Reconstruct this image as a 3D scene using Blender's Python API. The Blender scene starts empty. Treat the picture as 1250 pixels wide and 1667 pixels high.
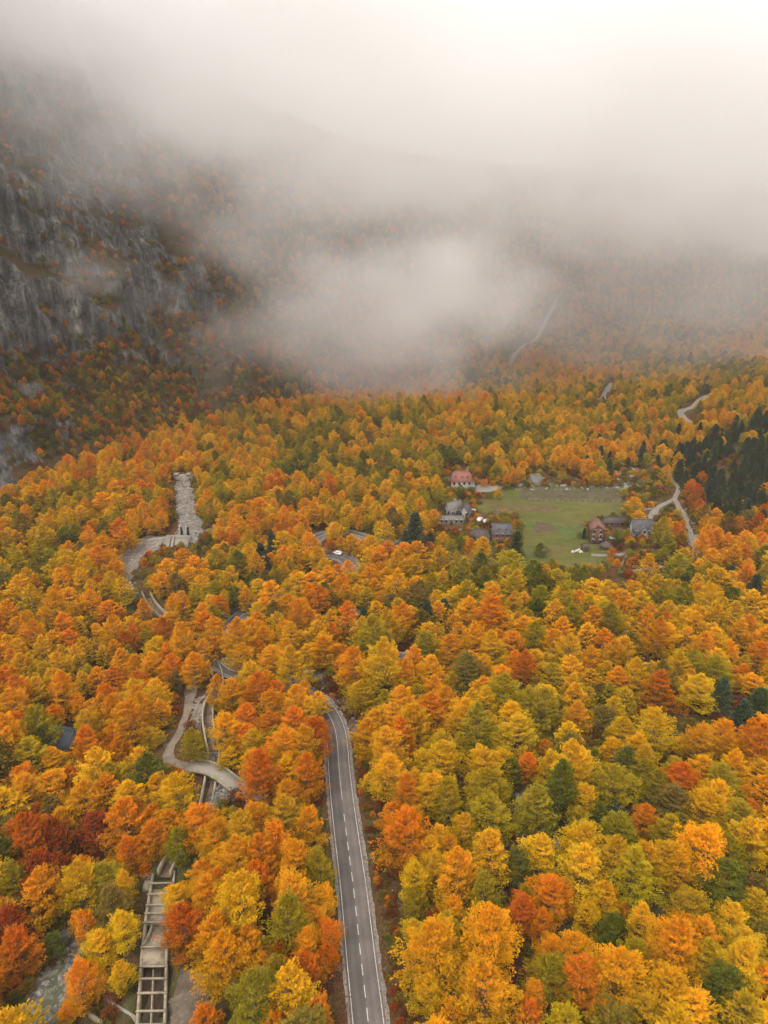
import bpy, bmesh, math, random
import numpy as np
from mathutils import Vector, Matrix

# ------------------------------------------------------------------ camera, sky, sun, exposure
scene = bpy.context.scene
COL = scene.collection
CAM_Z = 119.0
PITCH = math.radians(22.6)
cam_data = bpy.data.cameras.new('camera')
cam_data.sensor_fit = 'VERTICAL'
cam_data.sensor_height = 24.0
cam_data.lens = 24.0 * 1147.0 / 1667.0
cam_data.clip_start = 0.5
cam_data.clip_end = 6000
cam = bpy.data.objects.new('camera', cam_data)
cam.location = (0, 0, CAM_Z)
cam.rotation_euler = (math.pi / 2 - PITCH, 0, 0)
COL.objects.link(cam)
scene.camera = cam

SUN_EL, SUN_AZ = math.radians(55), math.radians(215)      # behind the camera, a little to the left
world = bpy.data.worlds.new('World')
scene.world = world
world.use_nodes = True
wn, wl = world.node_tree.nodes, world.node_tree.links
wn.clear()
w_out = wn.new('ShaderNodeOutputWorld')
w_bg = wn.new('ShaderNodeBackground')
w_sky = wn.new('ShaderNodeTexSky')
w_sky.sky_type = 'NISHITA'
w_sky.sun_disc = False
w_sky.sun_elevation = SUN_EL
w_sky.sun_rotation = SUN_AZ
w_sky.air_density = 2.0
w_sky.dust_density = 6.0
w_sky.ozone_density = 1.0
w_mix = wn.new('ShaderNodeMix')
w_mix.data_type = 'RGBA'
w_mix.inputs[0].default_value = 0.86                       # the even cloud layer that covers the sky
w_mix.inputs[7].default_value = (12.7, 12.35, 12.2, 1)
w_bg.inputs['Strength'].default_value = 0.1
wl.new(w_sky.outputs[0], w_mix.inputs[6])
wl.new(w_mix.outputs[2], w_bg.inputs['Color'])
wl.new(w_bg.outputs[0], w_out.inputs['Surface'])

sun_data = bpy.data.lights.new('sun', 'SUN')
sun_data.energy = 1.5
sun_data.angle = math.radians(25)
sun_data.color = (1.0, 0.96, 0.90)
sun = bpy.data.objects.new('sun', sun_data)
sun_dir = Vector((math.cos(SUN_EL) * math.sin(SUN_AZ), math.cos(SUN_EL) * math.cos(SUN_AZ), math.sin(SUN_EL)))
sun.rotation_euler = sun_dir.to_track_quat('Z', 'Y').to_euler()
sun.location = (0, -50, 400)
COL.objects.link(sun)

vs = scene.view_settings
vs.view_transform = 'Standard'
vs.look = 'None'
vs.exposure = 0.50
vs.gamma = 1.0
vs.use_curve_mapping = False
cy = scene.cycles
cy.use_denoising = True
cy.use_adaptive_sampling = True
cy.adaptive_threshold = 0.035
cy.max_bounces = 12
cy.diffuse_bounces = 3
cy.glossy_bounces = 2
cy.transmission_bounces = 3
cy.volume_bounces = 10
cy.transparent_max_bounces = 8
cy.volume_step_rate = 2.0
cy.volume_max_steps = 256
cy.caustics_reflective = False
cy.caustics_refractive = False
rng = np.random.default_rng(11)
random.seed(5)
# ------------------------------------------------------------------ numpy noise and terrain
def _hash(ix, iy, iz, seed):
    h = (ix.astype(np.int64) * 374761393 + iy.astype(np.int64) * 668265263 + iz.astype(np.int64) * 2147483647 + seed * 974711) & 0xFFFFFFFF
    h = ((h ^ (h >> 13)) * 1274126177) & 0xFFFFFFFF
    h = ((h ^ (h >> 16)) * 2246822519) & 0xFFFFFFFF
    return ((h ^ (h >> 15)) & 0xFFFFFF) / float(0xFFFFFF)

def vnoise(x, y, z=None, seed=0):
    x = np.asarray(x, float); y = np.asarray(y, float)
    z = np.zeros_like(x) if z is None else np.asarray(z, float)
    fx, fy, fz = np.floor(x), np.floor(y), np.floor(z)
    tx, ty, tz = x - fx, y - fy, z - fz
    tx = tx * tx * tx * (tx * (tx * 6 - 15) + 10); ty = ty * ty * ty * (ty * (ty * 6 - 15) + 10); tz = tz * tz * tz * (tz * (tz * 6 - 15) + 10)
    r = 0
    for a in (0, 1):
        for b in (0, 1):
            for c in (0, 1):
                w = (tx if a else 1 - tx) * (ty if b else 1 - ty) * (tz if c else 1 - tz)
                r = r + w * _hash(fx + a, fy + b, fz + c, seed)
    return r * 2 - 1

def fbm(x, y, z=None, seed=0, octaves=4, gain=0.5):
    r, a, t = 0, 1.0, 0.0
    for o in range(octaves):
        k = 2.03 ** o
        r = r + a * vnoise(np.asarray(x) * k + 17.3 * o, np.asarray(y) * k - 9.1 * o, None if z is None else np.asarray(z) * k + 5.7 * o, seed + o)
        t += a; a *= gain
    return r / t

def sstep(a, b, x):
    t = np.clip((np.asarray(x, float) - a) / (b - a), 0, 1)
    return t * t * (3 - 2 * t)

def poly_dist(x, y, pts):
    """distance to a polyline, and the height carried by its nearest point (third column)"""
    best = np.full(np.shape(x), 1e9); zz = np.zeros(np.shape(x))
    for p, q in zip(pts[:-1], pts[1:]):
        dx, dy = q[0] - p[0], q[1] - p[1]
        t = np.clip(((x - p[0]) * dx + (y - p[1]) * dy) / max(dx * dx + dy * dy, 1e-9), 0, 1)
        d = np.hypot(x - p[0] - t * dx, y - p[1] - t * dy)
        m = d < best
        best = np.where(m, d, best)
        if len(p) > 2:
            zz = np.where(m, p[2] + t * (q[2] - p[2]), zz)
    return best, zz

def in_poly(x, y, poly):
    x = np.asarray(x, float); y = np.asarray(y, float)
    ins = np.zeros(x.shape, bool)
    n = len(poly)
    for i in range(n):
        x1, y1 = poly[i][:2]; x2, y2 = poly[(i + 1) % n][:2]
        if y1 == y2:
            continue
        c = ((y1 > y) != (y2 > y)) & (x < (x2 - x1) * (y - y1) / (y2 - y1) + x1)
        ins ^= c
    return ins

STREAM = [(-95, 20), (-74, 50), (-63, 74), (-58, 95), (-62, 120), (-70, 150), (-78, 190)]
FOOT = [(-330, 40), (-262, 135), (-196, 228), (-166, 274), (-143, 326), (-116, 380), (-88, 428), (-32, 478), (48, 556), (140, 650), (270, 750), (430, 840), (620, 900), (900, 930)]

def hgt0(x, y):
    x = np.asarray(x, float); y = np.asarray(y, float)
    h = 2.0 * fbm(x / 60, y / 60, seed=3, octaves=3)
    d, _ = poly_dist(x, y, STREAM)
    h = h - 7.0 * np.exp(-(d / 16.0) ** 2)
    h = h + 4.0 * sstep(20, 110, x) * (1 - sstep(150, 230, y))
    h = h + 34.0 * sstep(135, 300, x) * sstep(200, 330, y) * (1 - 0.6 * sstep(420, 560, y))
    h = h + 8.0 * sstep(-60, -160, x) * sstep(200, 330, y)
    h = h + 7.0 * np.exp(-((x - 30) / 120) ** 2 - ((y - 430) / 60) ** 2)
    h = h + 46.0 * sstep(520, 1000, y)
    return h
# ------------------------------------------------------------------ plan of the valley, metres
ROAD_LINES = {
    'main': [(-1.7, 64.4), (-2.5, 72.5), (-4.0, 83.3), (-5.8, 96.9), (-7.5, 107.9), (-9.3, 120.0), (-10.6, 130.0), (-11.4, 137.4), (-12.2, 142.5), (-13.8, 147.7), (-16.3, 152.6), (-20.0, 157.4), (-26.5, 162.7), (-33.7, 165.3), (-40.1, 167.0), (-44.9, 169.4), (-49.4, 175.1), (-50.8, 181.6), (-50.2, 187.7), (-47.8, 193.0), (-45.9, 198.4), (-38.5, 209.2), (-27.3, 222.0), (-16.7, 227.2), (-11.6, 233.2), (-15.2, 240.2), (-22.5, 244.8), (-29.1, 251.7), (-25.1, 262.3), (-15.2, 264.7), (-6.2, 258.3), (3.6, 251.2), (17.7, 243.9), (31.5, 239.8), (49.4, 236.0)],
    'track': [(-55.3, 182.8), (-54.3, 167.6), (-52.6, 154.2), (-52.5, 145.8), (-53.3, 139.9), (-52.8, 135.8), (-49.5, 132.7), (-44.6, 131.1), (-39.6, 129.0), (-33.0, 124.5), (-25.2, 119.4)],
    'lane': [(117.1, 237.4), (124.1, 256.4), (129.4, 276.2), (132.5, 293.1), (134.3, 303.0), (139.6, 312.3), (141.2, 319.7), (141.8, 329.4), (143.8, 340.8), (139.4, 348.7), (134.5, 353.3)],
    'driveway': [(133.7, 302.2), (125.6, 294.7), (117.9, 285.4), (113.4, 277.7)],
    'drive': [(41.4, 317.5), (46.9, 314.4), (51.7, 316.8), (56.9, 322.0)],
    'far_track': [(89.4, 586.0), (107.2, 602.1), (116.6, 633.6), (128.1, 655.0), (142.1, 669.6), (157.2, 699.1), (172.2, 728.4)],
    'far_path': [(147.3, 469.9), (158.5, 499.9), (174.3, 536.7)],
    'far_bend': [(179.3, 402.2), (180.2, 419.9), (192.2, 428.2), (201.1, 439.2), (209.2, 445.3)],
    'far_edge': [(215.6, 436.1), (226.8, 429.0), (236.9, 424.2)],
}
ROAD_HALF = {'main': 2.9, 'track': 1.3, 'lane': 1.25, 'driveway': 1.2, 'drive': 2.2, 'far_track': 2.0, 'far_path': 1.8, 'far_bend': 2.2, 'far_edge': 1.6}
CHANNEL_LINES = {
    'basin': [(-35.9, 66.8), (-37.8, 73.7), (-39.3, 79.5), (-40.8, 85.1), (-41.6, 88.6), (-42.5, 92.7), (-43.5, 98.1), (-44.3, 103.1)],
    'canal': [(-44.3, 103.1), (-43.7, 106.8), (-41.9, 112.1), (-40.0, 118.2), (-40.0, 123.1), (-40.5, 129.5), (-41.3, 135.4), (-43.4, 141.2), (-45.7, 148.1), (-46.5, 154.2), (-45.8, 161.0), (-48.7, 170.5), (-57.4, 185.2), (-67.1, 196.5), (-74.2, 203.1), (-79.1, 209.3), (-82.9, 215.8)],
}
CHANNEL_SIZE = {'basin': (2.1, 2.6), 'canal': (1.25, 1.6)}
FIELD = [(38.2, 296.1), (51.0, 311.6), (62.6, 319.8), (73.7, 323.3), (117.6, 321.5), (110.7, 296.1), (103.8, 284.8), (89.4, 279.3), (82.1, 263.5), (89.6, 246.4), (86.4, 235.9), (51.8, 235.9), (50.6, 249.1), (54.5, 267.8), (57.1, 282.8), (47.2, 284.8)]
FIELD_Z = -2.0
# open ground that stays free of tall trees, and the sight lines over it (outline at four canopy heights)
CLEARINGS = [
    [(-16, 152), (-11, 153), (-8, 141), (-6, 120), (-1, 93), (2, 71), (-7, 71), (-10, 93), (-14, 120), (-15, 141)],
    [(-16, 148), (-10, 149), (-8, 137), (-6, 117), (-1, 90), (2, 69), (-7, 70), (-9, 90), (-13, 117), (-15, 137)],
    [(-16, 144), (-10, 145), (-8, 134), (-6, 114), (-1, 88), (2, 68), (-6, 68), (-9, 88), (-13, 114), (-15, 134)],
    [(-15, 141), (-10, 141), (-8, 130), (-6, 111), (-1, 86), (2, 66), (-6, 66), (-9, 86), (-13, 111), (-14, 130)],
    [(-51, 197), (-47, 199), (-44, 186), (-46, 185), (-50, 192)],
    [(-50, 193), (-46, 195), (-43, 182), (-45, 181), (-48, 188)],
    [(-49, 189), (-45, 191), (-42, 178), (-44, 177), (-47, 184)],
    [(-23, 246), (-8, 238), (-9, 235), (-16, 239)],
    [(-22, 241), (-8, 233), (-9, 230), (-15, 234)],
    [(-22, 236), (-8, 228), (-8, 225), (-15, 229)],
    [(-15, 265), (-7, 259), (-8, 256), (-15, 262)],
    [(-15, 259), (-7, 253), (-7, 251), (-14, 256)],
    [(-15, 253), (-6, 247), (-7, 245), (-14, 250)],
    [(3, 254), (16, 248), (29, 243), (29, 240), (15, 244), (4, 250)],
    [(3, 248), (15, 243), (29, 238), (29, 235), (15, 239), (4, 244)],
    [(3, 243), (15, 238), (28, 233), (28, 230), (15, 234), (3, 239)],
    [(-54, 160), (-51, 157), (-51, 145), (-52, 135), (-55, 137), (-53, 145)],
    [(-53, 156), (-50, 154), (-50, 141), (-51, 132), (-54, 133), (-52, 141)],
    [(-52, 152), (-49, 150), (-48, 138), (-50, 129), (-52, 130), (-50, 137)],
    [(-50, 148), (-47, 146), (-47, 134), (-48, 125), (-51, 126), (-49, 134)],
    [(-48, 154), (-46, 161), (-45, 159), (-45, 150), (-44, 142), (-45, 143)],
    [(-47, 151), (-45, 158), (-44, 155), (-44, 147), (-43, 140), (-45, 140)],
    [(-46, 148), (-44, 154), (-43, 152), (-44, 144), (-42, 137), (-44, 137)],
    [(-52, 157), (-48, 158), (-47, 150), (-50, 148)],
    [(-51, 154), (-47, 155), (-46, 146), (-49, 145)],
    [(-50, 151), (-46, 151), (-45, 143), (-48, 142)],
    [(-45, 134), (-41, 134), (-33, 127), (-33, 121), (-37, 119), (-40, 120), (-42, 126), (-48, 131)],
    [(-44, 131), (-40, 131), (-33, 124), (-32, 118), (-37, 116), (-39, 117), (-41, 123), (-47, 128)],
    [(-43, 128), (-39, 127), (-32, 120), (-31, 115), (-36, 113), (-38, 114), (-40, 120), (-46, 125)],
    [(-42, 124), (-38, 124), (-31, 117), (-31, 112), (-35, 110), (-37, 111), (-39, 116), (-45, 121)],
    [(-45, 106), (-43, 106), (-43, 101), (-42, 97), (-42, 93), (-40, 86), (-35, 72), (-40, 73), (-44, 86), (-46, 94), (-49, 103)],
    [(-44, 103), (-42, 103), (-42, 98), (-41, 94), (-41, 90), (-38, 84), (-34, 70), (-39, 71), (-43, 83), (-44, 91), (-48, 100)],
    [(-43, 101), (-41, 101), (-41, 95), (-40, 91), (-40, 87), (-37, 82), (-33, 68), (-38, 69), (-41, 81), (-43, 88), (-46, 97)],
    [(-42, 98), (-40, 98), (-40, 93), (-39, 88), (-39, 85), (-36, 80), (-32, 67), (-37, 67), (-40, 79), (-42, 86), (-45, 95)],
    [(-49, 103), (-45, 102), (-43, 95), (-41, 87), (-45, 91)],
    [(-48, 100), (-43, 99), (-42, 93), (-40, 85), (-44, 88)],
    [(-46, 97), (-42, 96), (-40, 90), (-39, 83), (-42, 86)],
    [(-45, 95), (-41, 93), (-39, 87), (-38, 80), (-41, 83)],
    [(-49, 79), (-48, 79), (-41, 75), (-40, 73), (-46, 74)],
    [(-47, 77), (-46, 77), (-39, 73), (-39, 71), (-45, 72)],
    [(-46, 75), (-45, 75), (-38, 71), (-38, 69), (-44, 69)],
    [(-45, 72), (-44, 72), (-37, 69), (-37, 67), (-42, 67)],
    [(-63, 86), (-58, 90), (-55, 84), (-53, 75), (-61, 76)],
    [(-61, 84), (-57, 88), (-53, 81), (-52, 73), (-59, 74)],
    [(-60, 82), (-55, 85), (-52, 79), (-50, 71), (-58, 72)],
    [(-58, 80), (-54, 83), (-50, 77), (-49, 68), (-56, 70)],
    [(-37, 81), (-33, 80), (-32, 74), (-33, 72), (-36, 76)],
    [(-36, 79), (-32, 78), (-31, 72), (-33, 70), (-35, 74)],
    [(-35, 77), (-31, 76), (-30, 70), (-32, 68), (-34, 72)],
    [(-34, 75), (-31, 74), (-29, 68), (-31, 66), (-33, 70)],
    [(-100, 320), (-93, 319), (-84, 285), (-72, 261), (-69, 246), (-76, 245), (-83, 244), (-86, 234), (-83, 215), (-87, 215), (-93, 229), (-95, 254), (-92, 259), (-86, 261)],
    [(-98, 313), (-91, 312), (-82, 279), (-71, 256), (-67, 240), (-74, 239), (-81, 237), (-84, 228), (-81, 211), (-85, 210), (-90, 223), (-92, 248), (-90, 253), (-84, 255)],
    [(-96, 305), (-89, 305), (-80, 272), (-69, 250), (-65, 233), (-72, 233), (-79, 231), (-82, 222), (-80, 207), (-84, 207), (-88, 218), (-90, 242), (-88, 246), (-82, 249)],
    [(-93, 298), (-87, 297), (-78, 265), (-67, 243), (-63, 227), (-70, 227), (-77, 225), (-80, 216), (-78, 204), (-82, 203), (-86, 213), (-88, 236), (-86, 240), (-80, 243)],
    [(-86, 217), (-83, 217), (-74, 204), (-76, 204)],
    [(-84, 213), (-81, 213), (-73, 201), (-75, 201)],
    [(-83, 210), (-80, 210), (-72, 198), (-74, 198)],
    [(-82, 142), (-79, 142), (-79, 139)],
    [(-81, 139), (-78, 140), (-78, 136)],
    [(-79, 137), (-76, 137), (-76, 134)],
    [(86, 281), (116, 280), (108, 256), (111, 243), (102, 234), (85, 231), (73, 242)],
    [(84, 273), (114, 273), (105, 249), (108, 237), (99, 228), (83, 225), (71, 236)],
    [(81, 266), (111, 266), (102, 243), (105, 231), (96, 222), (81, 219), (69, 230)],
    [(79, 259), (108, 258), (100, 236), (102, 223), (94, 216), (78, 213), (67, 223)],
    [(29, 296), (40, 297), (39, 279), (54, 275), (52, 259), (33, 257), (22, 274)],
    [(28, 288), (39, 289), (38, 272), (53, 268), (51, 252), (33, 251), (21, 267)],
    [(27, 280), (38, 281), (37, 265), (51, 261), (49, 245), (32, 245), (21, 260)],
    [(26, 273), (37, 273), (36, 258), (50, 254), (48, 238), (31, 238), (20, 253)],
    [(38, 293), (62, 315), (113, 313), (108, 291), (89, 279), (80, 253), (88, 243), (56, 242), (51, 250), (57, 277), (47, 282)],
    [(37, 284), (60, 308), (110, 306), (105, 284), (87, 271), (78, 246), (86, 237), (54, 236), (50, 243), (55, 269), (46, 275)],
    [(36, 276), (59, 299), (108, 298), (103, 277), (84, 264), (76, 240), (83, 231), (53, 230), (49, 237), (54, 262), (45, 267)],
    [(35, 269), (57, 291), (105, 290), (100, 270), (82, 257), (74, 234), (81, 225), (51, 224), (47, 230), (52, 255), (44, 260)],
    [(32, 342), (46, 342), (52, 317), (44, 309), (31, 321)],
    [(32, 334), (45, 335), (50, 309), (43, 302), (31, 313)],
    [(31, 326), (44, 328), (49, 301), (42, 294), (30, 305)],
    [(30, 318), (43, 320), (48, 293), (40, 286), (29, 297)],
    [(73, 339), (94, 335), (93, 320), (71, 322)],
    [(71, 332), (92, 327), (91, 313), (69, 314)],
    [(70, 324), (90, 320), (89, 306), (68, 307)],
    [(68, 317), (88, 312), (87, 298), (66, 298)],
    [(115, 337), (137, 342), (137, 326), (127, 315), (113, 316)],
    [(112, 329), (134, 334), (134, 319), (124, 308), (111, 309)],
    [(110, 322), (131, 326), (131, 311), (121, 299), (108, 301)],
    [(107, 314), (127, 318), (127, 303), (118, 292), (105, 293)],
    [(134, 318), (142, 318), (136, 297), (127, 260), (121, 252), (130, 288), (117, 281), (116, 284)],
    [(131, 311), (139, 311), (133, 289), (124, 253), (118, 245), (127, 281), (115, 274), (113, 277)],
    [(128, 303), (135, 303), (130, 282), (120, 246), (115, 239), (124, 274), (112, 267), (110, 271)],
    [(124, 294), (131, 295), (126, 275), (118, 240), (112, 233), (120, 267), (109, 260), (107, 263)],
    [(-24, 169), (-19, 168), (-14, 158), (-10, 150), (-7, 144), (-7, 137), (-9, 143), (-15, 155), (-21, 163)],
    [(-24, 166), (-18, 165), (-14, 155), (-10, 147), (-7, 141), (-7, 134), (-9, 140), (-14, 151), (-21, 159)],
    [(-23, 162), (-18, 161), (-14, 152), (-10, 144), (-6, 138), (-7, 132), (-9, 137), (-14, 148), (-20, 156)],
    [(4, 178), (9, 178), (7, 170), (5, 170)],
    [(4, 174), (8, 174), (7, 166), (5, 166)],
    [(4, 171), (8, 170), (7, 163), (5, 163)],
    [(-12, 202), (-9, 202), (-8, 196), (-11, 195)],
    [(-12, 198), (-9, 198), (-8, 192), (-11, 192)],
    [(-12, 194), (-8, 194), (-8, 188), (-11, 188)],
    [(-91, 189), (-89, 190), (-87, 185), (-89, 185)],
    [(-90, 185), (-87, 187), (-86, 181), (-88, 181)],
    [(-88, 182), (-86, 183), (-84, 178), (-86, 178)],
    [(30, 120), (34, 120), (33, 117), (30, 117)],
    [(30, 118), (33, 118), (32, 115), (30, 115)],
    [(29, 116), (32, 115), (32, 112), (29, 113)],
    [(33, 108), (36, 108), (36, 105), (34, 105)],
    [(32, 106), (35, 106), (35, 103), (33, 103)],
    [(32, 104), (34, 104), (35, 101), (33, 101)],
    [(-66, 96), (-63, 97), (-63, 94), (-65, 94)],
    [(-65, 94), (-62, 95), (-62, 92), (-64, 92)],
    [(-64, 93), (-61, 93), (-61, 91), (-63, 90)],
    [(-2, 115), (0, 101), (2, 83), (3, 75), (1, 75), (-1, 93), (-4, 115)],
    [(-2, 112), (0, 98), (2, 81), (3, 73), (1, 73), (-1, 90), (-3, 112)],
    [(-2, 109), (0, 96), (2, 79), (3, 71), (1, 71), (-1, 88), (-3, 109)],
    [(-2, 106), (0, 93), (2, 77), (3, 69), (1, 69), (-1, 86), (-3, 106)],
    [(63, 145), (77, 145), (90, 147), (96, 144), (94, 139), (82, 138), (66, 140)],
    [(62, 142), (75, 142), (88, 144), (94, 141), (92, 136), (80, 135), (64, 137)],
    [(60, 138), (74, 139), (87, 141), (92, 138), (90, 133), (78, 132), (63, 134)],
    [(103, 609), (119, 647), (151, 690), (173, 733), (173, 721), (124, 639), (106, 591)],
    [(101, 596), (116, 630), (147, 675), (170, 719), (169, 707), (121, 623), (103, 574)],
    [(152, 484), (173, 542), (176, 536), (152, 474)],
    [(147, 467), (167, 523), (169, 517), (147, 459)],
    [(182, 426), (210, 450), (208, 441), (187, 421), (179, 402)],
    [(177, 415), (203, 435), (202, 428), (183, 411), (175, 393)],
]
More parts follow.
